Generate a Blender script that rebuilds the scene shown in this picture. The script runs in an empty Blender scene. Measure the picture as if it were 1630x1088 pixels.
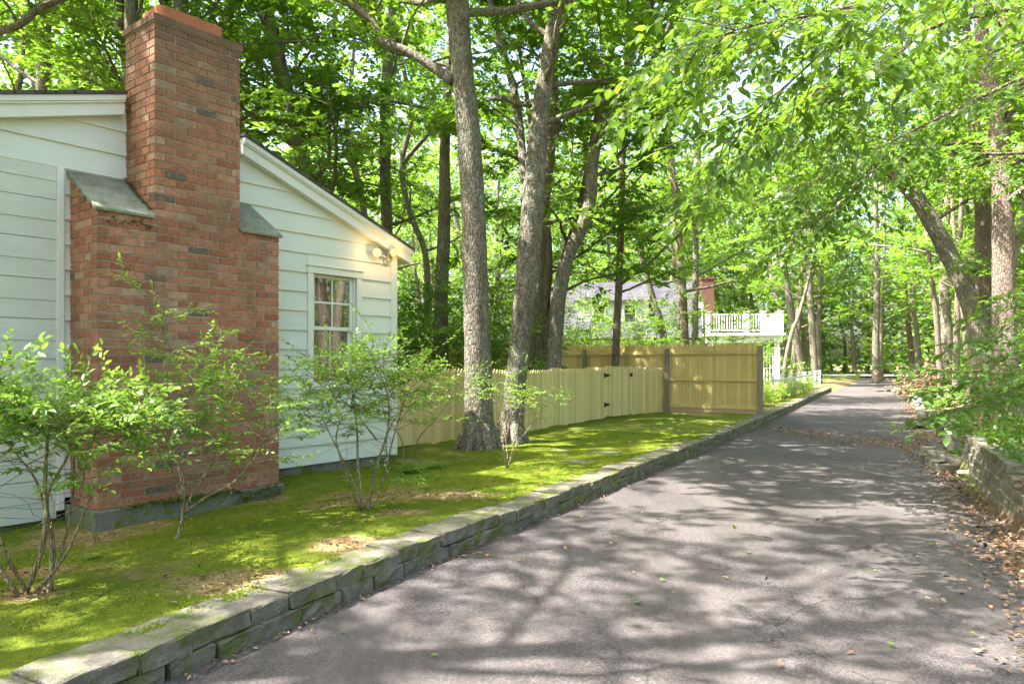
import bpy, math, random
import numpy as np
from mathutils import Vector, Matrix
R = math.radians
C = bpy.context.scene.collection
scene = bpy.context.scene

# ---------------------------------------------------------------- camera
cd = bpy.data.cameras.new('camera'); cam = bpy.data.objects.new('camera', cd); C.objects.link(cam)
cam.location = (0, 0, 1.5); cam.rotation_euler = (R(90), 0, 0)
cd.sensor_width = 36; cd.lens = 36*1163/1630; cd.shift_y = 32/1630; cd.clip_start = 0.05; cd.clip_end = 1000
scene.camera = cam
# ---------------------------------------------------------------- sky and sun
SUN_EL, SUN_AZ = 57.0, 256.0        # azimuth clockwise from +Y
wd = bpy.data.worlds.new('World'); scene.world = wd; wd.use_nodes = True
nt = wd.node_tree; bg = nt.nodes['Background']
sky = nt.nodes.new('ShaderNodeTexSky'); sky.sky_type = 'NISHITA'; sky.sun_disc = False
sky.sun_elevation = R(SUN_EL); sky.sun_rotation = R(SUN_AZ)
sky.air_density = 1.0; sky.dust_density = 6.0; sky.ozone_density = 1.0
nt.links.new(sky.outputs[0], bg.inputs[0]); bg.inputs[1].default_value = 0.15
sl = bpy.data.lights.new('sun', 'SUN'); so = bpy.data.objects.new('sun', sl); C.objects.link(so)
sl.energy = 4.9; sl.angle = R(0.5); sl.color = (1.0, 0.95, 0.88)
sd = Vector((math.sin(R(SUN_AZ))*math.cos(R(SUN_EL)), math.cos(R(SUN_AZ))*math.cos(R(SUN_EL)), math.sin(R(SUN_EL))))
so.rotation_euler = sd.to_track_quat('Z', 'Y').to_euler(); so.location = (-10, 0, 30)
vs = scene.view_settings; vs.view_transform = 'Standard'; vs.look = 'None'; vs.gamma = 1; vs.use_curve_mapping = False
vs.exposure = 2.5
cy = scene.cycles
cy.max_bounces = 10; cy.diffuse_bounces = 6; cy.glossy_bounces = 3; cy.transmission_bounces = 8; cy.transparent_max_bounces = 8
cy.caustics_reflective = False; cy.caustics_refractive = False; cy.sample_clamp_indirect = 6
cy.use_denoising = True

# ---------------------------------------------------------------- helpers
def at(px, py, Y):
    """point of the photograph at depth Y"""
    return Vector(((px-815)/1163*Y, Y, 1.5-(py-576)/1163*Y))

def tag(o, label=None, cat=None, group=None, kind=None):
    if label: o['label'] = label
    if cat: o['category'] = cat
    if group: o['group'] = group
    if kind: o['kind'] = kind
    return o

def thing(name, loc, label, cat, group=None, rz=0.0):
    o = bpy.data.objects.new(name, None); C.objects.link(o); o.location = loc; o.rotation_euler[2] = rz
    o.empty_display_size = 0.2
    return tag(o, label, cat, group)

def link(name, me, m=None, parent=None, world=True):
    o = bpy.data.objects.new(name, me); C.objects.link(o)
    if m is not None:
        me.materials.clear()
        for x in (m if isinstance(m, (list, tuple)) else [m]): me.materials.append(x)
    if parent is not None:
        o.parent = parent
        if world:
            q = parent; M = Matrix.Identity(4)
            while q is not None:
                M = Matrix.LocRotScale(q.location, q.rotation_euler, q.scale) @ M; q = q.parent
            me.transform(M.inverted())
    return o

def dup(root, loc, rz=0.0, sc=1.0, label=None, tilt=0.0):
    r = root.copy(); C.objects.link(r); r.location = loc; r.rotation_euler = (tilt, 0, rz)
    r.scale = (sc, sc, sc)
    if label: r['label'] = label
    for ch in root.children:
        c = ch.copy(); C.objects.link(c); c.parent = r
    return r

class MB:
    def __init__(s): s.v = []; s.f = []; s.r = []; s.m = []; s.sm = []
    def add(s, vs_, fs, rnd=0.5, mi=0, smooth=False):
        b = len(s.v); s.v += [tuple(v) for v in vs_]; s.r += [rnd]*len(vs_)
        for f in fs: s.f.append(tuple(b+i for i in f)); s.m.append(mi); s.sm.append(smooth)
    def frame_box(s, o, a, b, c, x0, x1, y0, y1, z0, z1, rnd=0.5, mi=0, jit=0.0, rng=None):
        P = []
        for z in (z0, z1):
            for (x, y) in ((x0, y0), (x1, y0), (x1, y1), (x0, y1)):
                q = o+a*x+b*y+c*z
                if jit: q = q+Vector((rng.uniform(-jit, jit), rng.uniform(-jit, jit), rng.uniform(-jit, jit)))
                P.append(q)
        s.add(P, [(0, 3, 2, 1), (4, 5, 6, 7), (0, 1, 5, 4), (1, 2, 6, 5), (2, 3, 7, 6), (3, 0, 4, 7)], rnd, mi)
    def box(s, x0, x1, y0, y1, z0, z1, rnd=0.5, mi=0):
        s.frame_box(Vector((0, 0, 0)), Vector((1, 0, 0)), Vector((0, 1, 0)), Vector((0, 0, 1)), x0, x1, y0, y1, z0, z1, rnd, mi)
    def prism(s, poly0, poly1, rnd=0.5, mi=0):
        n = len(poly0)
        s.add(list(poly0)+list(poly1), [tuple(range(n)), tuple(range(2*n-1, n-1, -1))]+[(i, i+n, (i+1) % n+n, (i+1) % n) for i in range(n)], rnd, mi)
    def tube(s, pts, rad, n=8, rnd=0.5, mi=0, noise=0.0, rng=None, cap=True):
        pts = [Vector(p) for p in pts]; k = len(pts); rings = []
        t = (pts[1]-pts[0]).normalized()
        a = t.orthogonal().normalized()
        for i, p in enumerate(pts):
            t2 = (pts[min(i+1, k-1)]-pts[max(i-1, 0)])
            t2 = t2.normalized() if t2.length > 1e-9 else t
            a = (a-t2*a.dot(t2)); a = a.normalized() if a.length > 1e-6 else t2.orthogonal().normalized()
            b = t2.cross(a)
            for j in range(n):
                w = 2*math.pi*j/n; r_ = rad[i]*(1+(rng.uniform(-noise, noise) if noise else 0))
                rings.append(p+(a*math.cos(w)+b*math.sin(w))*r_)
        fs = []
        for i in range(k-1):
            for j in range(n):
                fs.append((i*n+j, i*n+(j+1) % n, (i+1)*n+(j+1) % n, (i+1)*n+j))
        if cap: fs += [tuple(range(n-1, -1, -1)), tuple((k-1)*n+j for j in range(n))]
        s.add(rings, fs, rnd, mi, True)
    def mesh(s, name):
        me = bpy.data.meshes.new(name); me.from_pydata(s.v, [], s.f)
        if s.v:
            at_ = me.attributes.new('rnd', 'FLOAT', 'POINT'); at_.data.foreach_set('value', s.r)
            me.polygons.foreach_set('material_index', s.m)
            me.polygons.foreach_set('use_smooth', s.sm)
        me.update(); return me
    def build(s, name, m, parent=None):
        o = link(name, s.mesh(name), None, parent)
        for x in (m if isinstance(m, (list, tuple)) else [m]): o.data.materials.append(x)
        return o

def np_mesh(name, V, F, rnd=None, smooth=False):
    me = bpy.data.meshes.new(name); n = len(V); k = F.shape[1]; m = len(F)
    me.vertices.add(n); me.vertices.foreach_set('co', V.astype(np.float32).ravel())
    me.loops.add(m*k); me.loops.foreach_set('vertex_index', F.astype(np.int32).ravel())
    me.polygons.add(m); me.polygons.foreach_set('loop_start', np.arange(0, m*k, k, dtype=np.int32))
    if smooth: me.polygons.foreach_set('use_smooth', np.ones(m, dtype=bool))
    if rnd is not None:
        a = me.attributes.new('rnd', 'FLOAT', 'POINT'); a.data.foreach_set('value', rnd.astype(np.float32))
    me.update(calc_edges=True); return me

def bevel(o, w=0.004, seg=1):
    b = o.modifiers.new('bevel', 'BEVEL'); b.width = w; b.segments = seg; b.limit_method = 'ANGLE'; return o

# smooth value noise in numpy
_rs = np.random.RandomState(7); _G = _rs.rand(256, 256)
def vnoise(x, y, f=1.0):
    x = np.asarray(x, float)*f+100; y = np.asarray(y, float)*f+100
    xi = np.floor(x).astype(int); yi = np.floor(y).astype(int); fx = x-xi; fy = y-yi
    fx = fx*fx*(3-2*fx); fy = fy*fy*(3-2*fy)
    g = lambda a, b: _G[a % 256, b % 256]
    return (g(xi, yi)*(1-fx)+g(xi+1, yi)*fx)*(1-fy)+(g(xi, yi+1)*(1-fx)+g(xi+1, yi+1)*fx)*fy
def sstep(a, b, x):
    t = np.clip((np.asarray(x, float)-a)/(b-a), 0, 1); return t*t*(3-2*t)

# ---------------------------------------------------------------- materials
class NT:
    def __init__(s, name):
        s.m = bpy.data.materials.new(name); s.m.use_nodes = True; s.t = s.m.node_tree; s.n = s.t.nodes
        s.n.clear(); s.out = s.n.new('ShaderNodeOutputMaterial')
        s.tc = s.n.new('ShaderNodeTexCoord')
    def node(s, typ, **kw):
        x = s.n.new(typ)
        for k, v in kw.items():
            if k.startswith('_'): setattr(x, k[1:], v)
        for k, v in kw.items():
            if k.startswith('_'): continue
            key = k.replace('__', ' ')
            if isinstance(v, bpy.types.NodeSocket): s.t.links.new(v, x.inputs[key])
            else: x.inputs[key].default_value = v
        return x
    def L(s, a, b): s.t.links.new(a, b)
    def mapping(s, scale=(1, 1, 1), rot=(0, 0, 0), src='Object'):
        return s.node('ShaderNodeMapping', Vector=s.tc.outputs[src], Scale=scale, Rotation=rot).outputs[0]
    def noise(s, scale, detail=4, rough=0.55, vec=None, dist=0.0):
        return s.node('ShaderNodeTexNoise', Vector=vec or s.tc.outputs['Object'], Scale=scale, Detail=detail, Roughness=rough, Distortion=dist).outputs[0]
    def attr(s, name='rnd'):
        return s.node('ShaderNodeAttribute', _attribute_name=name).outputs['Fac']
    def ramp(s, fac, stops, interp='LINEAR'):
        x = s.n.new('ShaderNodeValToRGB'); x.color_ramp.interpolation = interp
        e = x.color_ramp.elements
        while len(e) > 1: e.remove(e[-1])
        for i, (p, c) in enumerate(stops):
            if not isinstance(c, tuple): c = (c, c, c)
            el = e[0] if i == 0 else e.new(p)
            el.position = p; el.color = (*c, 1)
        s.L(fac, x.inputs[0]); return x.outputs[0]
    def mix(s, fac, a, b, blend='MIX'):
        x = s.n.new('ShaderNodeMix'); x.data_type = 'RGBA'; x.blend_type = blend
        for v, i in ((fac, 0), (a, 6), (b, 7)):
            if isinstance(v, bpy.types.NodeSocket): s.L(v, x.inputs[i])
            elif i == 0: x.inputs[0].default_value = v
            else: x.inputs[i].default_value = (*v, 1)
        return x.outputs[2]
    def math(s, op, a, b=0.0):
        x = s.n.new('ShaderNodeMath'); x.operation = op
        for v, i in ((a, 0), (b, 1)):
            if isinstance(v, bpy.types.NodeSocket): s.L(v, x.inputs[i])
            else: x.inputs[i].default_value = v
        return x.outputs[0]
    def bump(s, h, strength=0.5, dist=0.01, normal=None):
        x = s.node('ShaderNodeBump', Height=h, Strength=strength, Distance=dist)
        if normal is not None: s.L(normal, x.inputs['Normal'])
        return x.outputs[0]
    def bsdf(s, color, rough=0.8, normal=None, spec=0.3, **kw):
        x = s.n.new('ShaderNodeBsdfPrincipled')
        for k, v in (('Base Color', color), ('Roughness', rough), ('Specular IOR Level', spec)):
            if isinstance(v, bpy.types.NodeSocket): s.L(v, x.inputs[k])
            else: x.inputs[k].default_value = (*v, 1) if isinstance(v, tuple) else v
        if normal is not None: s.L(normal, x.inputs['Normal'])
        for k, v in kw.items(): x.inputs[k.replace('__', ' ')].default_value = v
        s.L(x.outputs[0], s.out.inputs[0]); return s.m

def m_leaf(name, c1, c2, t1, t2, tw=0.5, gl=0.06):
    t = NT(name); a = t.attr()
    oi = t.node('ShaderNodeObjectInfo').outputs['Random']
    f = t.math('ADD', t.math('MULTIPLY', a, 0.75), t.math('MULTIPLY', oi, 0.25))
    d = t.node('ShaderNodeBsdfDiffuse', Color=t.mix(f, c1, c2)).outputs[0]
    tr = t.node('ShaderNodeBsdfTranslucent', Color=t.mix(f, t1, t2)).outputs[0]
    g = t.node('ShaderNodeBsdfGlossy', Color=(1, 1, 1, 1), Roughness=0.38).outputs[0]
    x = t.n.new('ShaderNodeMixShader'); x.inputs[0].default_value = tw; t.L(d, x.inputs[1]); t.L(tr, x.inputs[2])
    y = t.n.new('ShaderNodeMixShader'); y.inputs[0].default_value = gl; t.L(x.outputs[0], y.inputs[1]); t.L(g, y.inputs[2])
    t.L(y.outputs[0], t.out.inputs[0]); return t.m

LEAF_OAK = m_leaf('oak_leaf', (0.045, 0.10, 0.010), (0.11, 0.175, 0.016), (0.115, 0.28, 0.014), (0.27, 0.45, 0.028), 0.5, 0.035)
LEAF_FAR = m_leaf('wood_leaf', (0.05, 0.11, 0.014), (0.115, 0.185, 0.022), (0.13, 0.29, 0.020), (0.29, 0.47, 0.045), 0.5, 0.03)
LEAF_BEECH = m_leaf('beech_leaf', (0.05, 0.12, 0.015), (0.10, 0.20, 0.03), (0.09, 0.21, 0.012), (0.25, 0.41, 0.028), 0.48, 0.04)
LEAF_SHRUB = m_leaf('shrub_leaf', (0.10, 0.20, 0.028), (0.22, 0.35, 0.065), (0.18, 0.36, 0.03), (0.34, 0.50, 0.06), 0.45, 0.025)
LEAF_HEDGE = m_leaf('hedge_leaf', (0.12, 0.22, 0.02), (0.20, 0.32, 0.03), (0.34, 0.52, 0.03), (0.5, 0.68, 0.06), 0.45)
MOSS_TUFT = m_leaf('moss_tuft', (0.075, 0.135, 0.012), (0.27, 0.32, 0.03), (0.14, 0.25, 0.02), (0.38, 0.45, 0.03), 0.3, 0.0)

def m_litter():
    t = NT('dry_leaf'); a = t.attr()
    c = t.ramp(a, [(0, (0.06, 0.035, 0.02)), (0.5, (0.17, 0.10, 0.055)), (0.85, (0.30, 0.20, 0.12)), (1, (0.38, 0.20, 0.08))])
    return t.bsdf(c, 0.7)
LITTER = m_litter()

def m_bark(name, lo, mid, hi, lichen, amount=0.5):
    t = NT(name)
    v = t.mapping((12, 12, 2.4))
    n1 = t.noise(2.2, 6, 0.65, v, 0.4)
    vor = t.node('ShaderNodeTexVoronoi', Vector=v, Scale=3.2, _feature='DISTANCE_TO_EDGE').outputs['Distance']
    n2 = t.noise(26, 4, 0.6)
    c = t.ramp(n1, [(0.3, lo), (0.5, mid), (0.72, hi)])
    l = t.ramp(t.noise(4, 7, 0.78), [(0.5-0.12*amount, 0.0), (0.62, 1.0)])
    l2 = t.math('MULTIPLY', l, t.ramp(n2, [(0.4, 0.0), (0.62, 1.0)]))
    c = t.mix(t.math('MULTIPLY', l2, amount), c, lichen)
    c = t.mix(t.ramp(t.noise(34, 5, 0.75), [(0.36, 0.65), (0.5, 0.0)]), c, lo)
    c = t.mix(t.ramp(vor, [(0.0, 0.75), (0.09, 0.0)]), c, (lo[0]*0.5, lo[1]*0.5, lo[2]*0.5))
    h = t.math('ADD', t.math('MULTIPLY', t.ramp(vor, [(0, 0.0), (0.22, 1.0)]), 0.8), t.math('MULTIPLY', n2, 0.6))
    return t.bsdf(c, 0.92, t.bump(h, 0.9, 0.02), 0.15)
BARK = m_bark('grey_oak_bark', (0.085, 0.068, 0.05), (0.19, 0.16, 0.12), (0.33, 0.295, 0.235), (0.40, 0.43, 0.34), 0.9)
BARK2 = m_bark('brown_bark', (0.09, 0.065, 0.047), (0.21, 0.165, 0.12), (0.34, 0.275, 0.21), (0.36, 0.37, 0.27), 0.5)
BARK_P = m_bark('pale_bark', (0.11, 0.075, 0.058), (0.26, 0.20, 0.16), (0.42, 0.35, 0.29), (0.5, 0.5, 0.42), 0.4)
STEM = m_bark('shrub_stem', (0.16, 0.12, 0.06), (0.32, 0.27, 0.16), (0.45, 0.4, 0.27), (0.33, 0.36, 0.2), 0.5)
GSTEM = NT('green_stem').bsdf((0.16, 0.26, 0.05), 0.6)

def m_white(name, col, weather=0.25):
    t = NT(name)
    v = t.mapping((1.2, 1.2, 14), src='Object')
    n = t.noise(3.5, 5, 0.65, v)
    g = t.noise(1.1, 4, 0.6)
    c = t.mix(t.ramp(n, [(0.42, 0.0), (0.75, weather)]), col, tuple(x*0.78 for x in col))
    c = t.mix(t.ramp(g, [(0.45, 0.0), (0.8, weather)]), c, (col[0]*0.80, col[1]*0.86, col[2]*0.76))
    sp = t.ramp(t.noise(22, 3, 0.5), [(0.70, 0.0), (0.76, 0.3)])
    c = t.mix(sp, c, (0.33, 0.33, 0.26))
    a = t.attr(); c = t.mix(t.math('MULTIPLY', a, 0.10), c, (0.5, 0.53, 0.45))
    return t.bsdf(c, 0.55, t.bump(n, 0.18, 0.004), 0.35)
WHITE = m_white('white_clapboard_paint', (0.64, 0.67, 0.61), 0.4)
WTRIM = m_white('white_trim_paint', (0.68, 0.69, 0.63), 0.25)
WOLD = m_white('weathered_white_boards', (0.58, 0.60, 0.54), 0.8)

def m_brick():
    t = NT('red_brick'); a = t.attr()
    c = t.ramp(a, [(0.0, (0.085, 0.075, 0.07)), (0.018, (0.12, 0.085, 0.07)), (0.028, (0.27, 0.08, 0.045)), (0.3, (0.35, 0.12, 0.068)),
                   (0.6, (0.41, 0.155, 0.085)), (0.85, (0.42, 0.19, 0.12)), (1.0, (0.42, 0.27, 0.19))])
    n = t.noise(30, 7, 0.8); n2 = t.noise(6, 5, 0.65)
    c = t.mix(t.ramp(n, [(0.48, 0.0), (0.64, 0.55)]), c, (0.52, 0.34, 0.24))
    c = t.mix(t.ramp(t.noise(19, 6, 0.75), [(0.34, 0.7), (0.5, 0.0)]), c, (0.15, 0.07, 0.045))
    st = t.ramp(t.noise(3.0, 7, 0.75, t.mapping((1, 1, 0.30))), [(0.42, 0.0), (0.64, 0.62)])
    c = t.mix(st, c, (0.13, 0.10, 0.065))
    z = t.node('ShaderNodeSeparateXYZ', Vector=t.tc.outputs['Object']).outputs[2]
    up = t.ramp(t.math('ADD', z, t.math('MULTIPLY', n2, 1.2)), [(0.0, 0.0), (1.0, 1.0)])
    sm = t.node('ShaderNodeMapRange', Value=t.math('ADD', z, t.math('MULTIPLY', n2, 1.6)), **{'From Min': 4.6, 'From Max': 5.6, 'To Min': 0.0, 'To Max': 0.75}).outputs[0]
    c = t.mix(sm, c, (0.085, 0.075, 0.05))
    c = t.mix(t.ramp(n2, [(0.58, 0.0), (0.75, 0.3)]), c, (0.22, 0.22, 0.11))
    return t.bsdf(c, 0.88, t.bump(t.noise(70, 5, 0.7), 0.6, 0.006), 0.2)
BRICK = m_brick()
def m_mortar():
    t = NT('mortar'); n = t.noise(12, 6, 0.7); n2 = t.noise(2.0, 5, 0.6)
    c = t.ramp(n, [(0.3, (0.24, 0.22, 0.165)), (0.7, (0.42, 0.39, 0.31))])
    c = t.mix(t.ramp(n2, [(0.5, 0.0), (0.7, 0.6)]), c, (0.12, 0.15, 0.06))
    return t.bsdf(c, 0.95, t.bump(t.noise(90, 4, 0.7), 0.6, 0.006), 0.1)
MORTAR = m_mortar()

def m_stone(name, lo, hi, moss=0.5, mosscol=(0.11, 0.15, 0.02)):
    t = NT(name); a = t.attr(); n = t.noise(9, 7, 0.7); n2 = t.noise(60, 4, 0.7)
    c = t.mix(t.ramp(n, [(0.3, 0.0), (0.72, 1.0)]), lo, hi)
    c = t.mix(t.math('MULTIPLY', a, 0.35), c, (hi[0]*0.6, hi[1]*0.56, hi[2]*0.5))
    c = t.mix(t.ramp(n2, [(0.4, 0.0), (0.8, 0.45)]), c, tuple(x*0.45 for x in lo))
    mm = t.ramp(t.noise(4.6, 8, 0.78), [(0.56-0.16*moss, 0.0), (0.66-0.12*moss, min(1, moss*1.5))])
    c = t.mix(mm, c, mosscol)
    return t.bsdf(c, 0.92, t.bump(t.math('ADD', n, t.math('MULTIPLY', n2, 0.6)), 1.0, 0.022), 0.15)
KERB = m_stone('mossy_edging_stone', (0.11, 0.098, 0.08), (0.30, 0.275, 0.235), 0.55, (0.10, 0.13, 0.018))
BLOCK = m_stone('retaining_block_stone', (0.13, 0.12, 0.10), (0.33, 0.305, 0.265), 0.42)
CONC = m_stone('foundation_concrete', (0.16, 0.16, 0.14), (0.30, 0.30, 0.27), 0.62)
SLATE = m_stone('grey_slate', (0.19, 0.20, 0.17), (0.38, 0.39, 0.34), 0.5, (0.14, 0.16, 0.06))
MOSSM = m_stone('thick_moss', (0.04, 0.07, 0.01), (0.10, 0.14, 0.02), 0.7)
FLAG = m_stone('flagstone_grey', (0.13, 0.12, 0.11), (0.26, 0.24, 0.23), 0.6, (0.15, 0.19, 0.025))

def m_wood(name, cols, vscale=(14, 14, 1.2), rnda=0.42):
    t = NT(name); a = t.attr()
    n = t.noise(3, 6, 0.6, t.mapping(vscale), 0.6)
    f = t.math('ADD', t.math('MULTIPLY', a, rnda), t.math('MULTIPLY', n, 1-rnda))
    c = t.ramp(f, [(0.1, cols[0]), (0.5, cols[1]), (0.9, cols[2])])
    k = t.noise(7, 2, 0.4, t.mapping((3, 3, 1.1)))
    c = t.mix(t.ramp(k, [(0.70, 0.0), (0.74, 0.6)]), c, tuple(x*0.45 for x in cols[0]))
    g = t.ramp(n, [(0.55, 0.0), (0.75, 0.35)])
    c = t.mix(g, c, tuple(x*0.7 for x in cols[0]))
    return t.bsdf(c, 0.75, t.bump(n, 0.3, 0.004), 0.25)
PINE = m_wood('new_pine_board', ((0.44, 0.34, 0.14), (0.60, 0.48, 0.215), (0.74, 0.61, 0.32)))
PINE_D = m_wood('tall_fence_pine_board', ((0.40, 0.29, 0.095), (0.55, 0.42, 0.155), (0.68, 0.54, 0.24)))
POST = m_wood('weathered_post', ((0.12, 0.10, 0.07), (0.22, 0.19, 0.14), (0.30, 0.27, 0.20)))
LUMBER = m_wood('old_lumber', ((0.26, 0.20, 0.15), (0.42, 0.35, 0.28), (0.55, 0.47, 0.38)), (2, 14, 14))
BOXW = m_wood('nailed_box_wood', ((0.36, 0.23, 0.13), (0.48, 0.33, 0.20), (0.58, 0.43, 0.28)), (4, 14, 14))
IRON = NT('black_iron').bsdf((0.03, 0.028, 0.025), 0.5, None, 0.4, Metallic=0.6)

def m_shingle(name, lo, hi):
    t = NT(name)
    b = t.node('ShaderNodeTexBrick', Vector=t.tc.outputs['Object'], Color1=(*lo, 1), Color2=(*hi, 1), Mortar=(lo[0]*.4, lo[1]*.4, lo[2]*.4, 1), Scale=1.0)
    b.inputs['Brick Width'].default_value = 0.3; b.inputs['Row Height'].default_value = 0.13; b.inputs['Mortar Size'].default_value = 0.006
    c = t.mix(t.ramp(t.noise(40, 4, 0.7), [(0.3, 0.0), (0.8, 0.5)]), b.outputs[0], hi)
    return t.bsdf(c, 0.9, t.bump(b.outputs['Fac'], 0.4, -0.008), 0.15)
SHINGLE = m_shingle('grey_shingles', (0.038, 0.036, 0.042), (0.075, 0.072, 0.085))
SHING_D = m_shingle('dark_shingles', (0.045, 0.04, 0.038), (0.10, 0.09, 0.085))

def m_asphalt():
    t = NT('old_asphalt')
    o = t.tc.outputs['Object']
    wt = t.ramp(t.noise(1.0, 6, 0.72, t.mapping((2.6, .35, 1), (0, 0, R(28)))), [(0.45, 0.0), (0.62, 0.5)])
    big = t.noise(0.45, 7, 0.7, t.mapping((1.6, .7, 1), (0, 0, R(28)))); mid = t.noise(3.2, 6, 0.7)
    v = t.node('ShaderNodeTexVoronoi', Vector=o, Scale=105.0).outputs['Color']
    g = t.node('ShaderNodeSeparateColor', Color=v).outputs[0]
    fine = t.noise(220, 3, 0.8)
    c = t.mix(t.ramp(g, [(0.35, 0.0), (0.95, 1.0)]), (0.030, 0.026, 0.028), (0.142, 0.130, 0.134))
    c = t.mix(t.ramp(fine, [(0.42, 0.0), (0.66, 0.8)]), c, (0.045, 0.039, 0.037))
    c = t.mix(t.ramp(t.noise(130, 2, 0.6), [(0.62, 0.0), (0.70, 0.6)]), c, (0.34, 0.32, 0.31))
    c = t.mix(t.ramp(mid, [(0.40, 0.0), (0.75, 0.45)]), c, (0.07, 0.06, 0.055))
    c = t.mix(t.ramp(big, [(0.40, 0.0), (0.66, 0.6)]), c, (0.14, 0.122, 0.118))
    c = t.mix(wt, c, (0.050, 0.043, 0.040))
    # hairline cracks
    w = t.mix(0.22, o, t.node('ShaderNodeTexNoise', Vector=o, Scale=2.6, Detail=8.0, Roughness=0.75).outputs['Color'], 'ADD')
    d = t.node('ShaderNodeTexVoronoi', Vector=w, Scale=1.15, _feature='DISTANCE_TO_EDGE').outputs['Distance']
    gate = t.ramp(t.noise(0.8, 2, 0.5), [(0.46, 0.0), (0.56, 1.0)])
    cr = t.math('MULTIPLY', t.ramp(d, [(0.0, 1.0), (0.008, 0.0)]), gate)
    c = t.mix(t.math('MULTIPLY', cr, 0.7), c, (0.025, 0.022, 0.02))
    h = t.math('SUBTRACT', t.math('ADD', g, fine), t.math('MULTIPLY', cr, 3.0))
    return t.bsdf(c, 0.88, t.bump(h, 0.55, 0.005), 0.25)
ASPHALT = m_asphalt()
def m_street():
    t = NT('street_asphalt'); n = t.noise(6, 5, 0.6)
    return t.bsdf(t.ramp(n, [(0.3, (0.22, 0.22, 0.235)), (0.7, (0.30, 0.30, 0.32))]), 0.85)
STREET = m_street()
def m_moss():
    t = NT('moss_lawn')
    n = t.noise(1.3, 6, 0.65); f = t.noise(14, 6, 0.75); ff = t.noise(75, 4, 0.8)
    c = t.mix(t.ramp(f, [(0.32, 0.0), (0.7, 1.0)]), (0.075, 0.125, 0.012), (0.25, 0.29, 0.03))
    c = t.mix(t.ramp(ff, [(0.35, 0.6), (0.6, 0.0)]), c, (0.05, 0.075, 0.01))
    br = t.math('MULTIPLY', t.attr('bare'), t.ramp(t.noise(9, 5, 0.7), [(0.25, 0.45), (0.5, 1.0)]))
    c = t.mix(br, c, t.ramp(f, [(0.3, (0.24, 0.15, 0.06)), (0.7, (0.54, 0.39, 0.20))]))
    c = t.mix(t.ramp(n, [(0.5, 0.0), (0.75, 0.45)]), c, (0.25, 0.24, 0.03))
    return t.bsdf(c, 0.95, t.bump(t.math('ADD', f, ff), 1.0, 0.02), 0.1)
MOSS = m_moss()
def m_soil():
    t = NT('forest_floor'); f = t.noise(5, 6, 0.75); ff = t.noise(40, 5, 0.8); b = t.noise(0.25, 5, 0.6)
    c = t.mix(t.ramp(ff, [(0.3, 0.0), (0.7, 1.0)]), (0.085, 0.055, 0.035), (0.30, 0.21, 0.145))
    g = t.ramp(b, [(0.42, 0.0), (0.58, 0.8)])
    c = t.mix(g, c, t.mix(f, (0.07, 0.12, 0.02), (0.18, 0.24, 0.05)))
    return t.bsdf(c, 0.95, t.bump(t.math('ADD', f, ff), 0.9, 0.03), 0.1)
SOIL = m_soil()
FLUE = m_stone('terracotta', (0.36, 0.13, 0.07), (0.46, 0.19, 0.11), 0.0)
BLACKIN = NT('flue_black').bsdf((0.01, 0.01, 0.01), 0.9)

# ---------------------------------------------------------------- ground
LY = [-6, -0.6, 1.4, 3.41, 5.19, 8.23, 12.1, 18.0, 37.0, 70.0]
LX = [-6.6, -3.75, -2.68, -1.62, -0.73, 1.0, 3.15, 6.3, 16.1, 33.2]
RY = [-6, 0, 2.0, 4.0, 5.83, 7.75, 10.2, 12.1, 18.6, 27.7, 43.6, 70.0]
RX = [-1.5, 1.35, 2.3, 3.2, 4.05, 5.03, 6.15, 7.0, 10.4, 15.3, 22.9, 36.6]
XL = lambda y: np.interp(y, LY, LX)
XR = lambda y: np.interp(y, RY, RX)
def hgt(x, y):
    x = np.asarray(x, float); y = np.asarray(y, float)
    dl = XL(y)-0.3-x; dr = x-XR(y)
    nz = (vnoise(x, y, 0.7)-0.5)*0.06+(vnoise(x, y, 2.3)-0.5)*0.045+(vnoise(x, y, 6.0)-0.5)*0.018
    left = 0.165-0.15*sstep(0.8, 3.2, dl)*sstep(10.5, 6.0, y)-0.03*sstep(1, 4, dl)+nz*sstep(0.0, 0.5, dl)
    left = left+0.3*sstep(20, 60, dl)
    wallz = sstep(5.5, 6.2, y)*sstep(10.9, 10.1, y)
    right = 0.30*sstep(0.15, 1.5, dr)*(1-wallz)+wallz*0.36*sstep(0.08, 0.22, dr)+0.35*sstep(1.5, 8, dr)+0.8*sstep(8, 40, dr)+nz*1.3*sstep(0.1, 0.6, dr)
    h = np.where(dl > -0.15, left, np.where(dr > 0, right, -0.03))
    # raise the edge litter over the asphalt on the right side, unevenly
    edge = sstep(-0.45, 0.1, dr)*0.06*(vnoise(x, y, 1.7)*1.3)*(dr > -0.5)
    h = np.where((dr > -0.5) & (dr <= 0), -0.03+edge, h)
    h = np.where(y > 62+0*x, h*0+np.where(dl > 0, 0.12, np.where(dr > 0, 0.15, -0.03)), h)
    return h
def H(x, y): return float(hgt(x, y))

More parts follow.
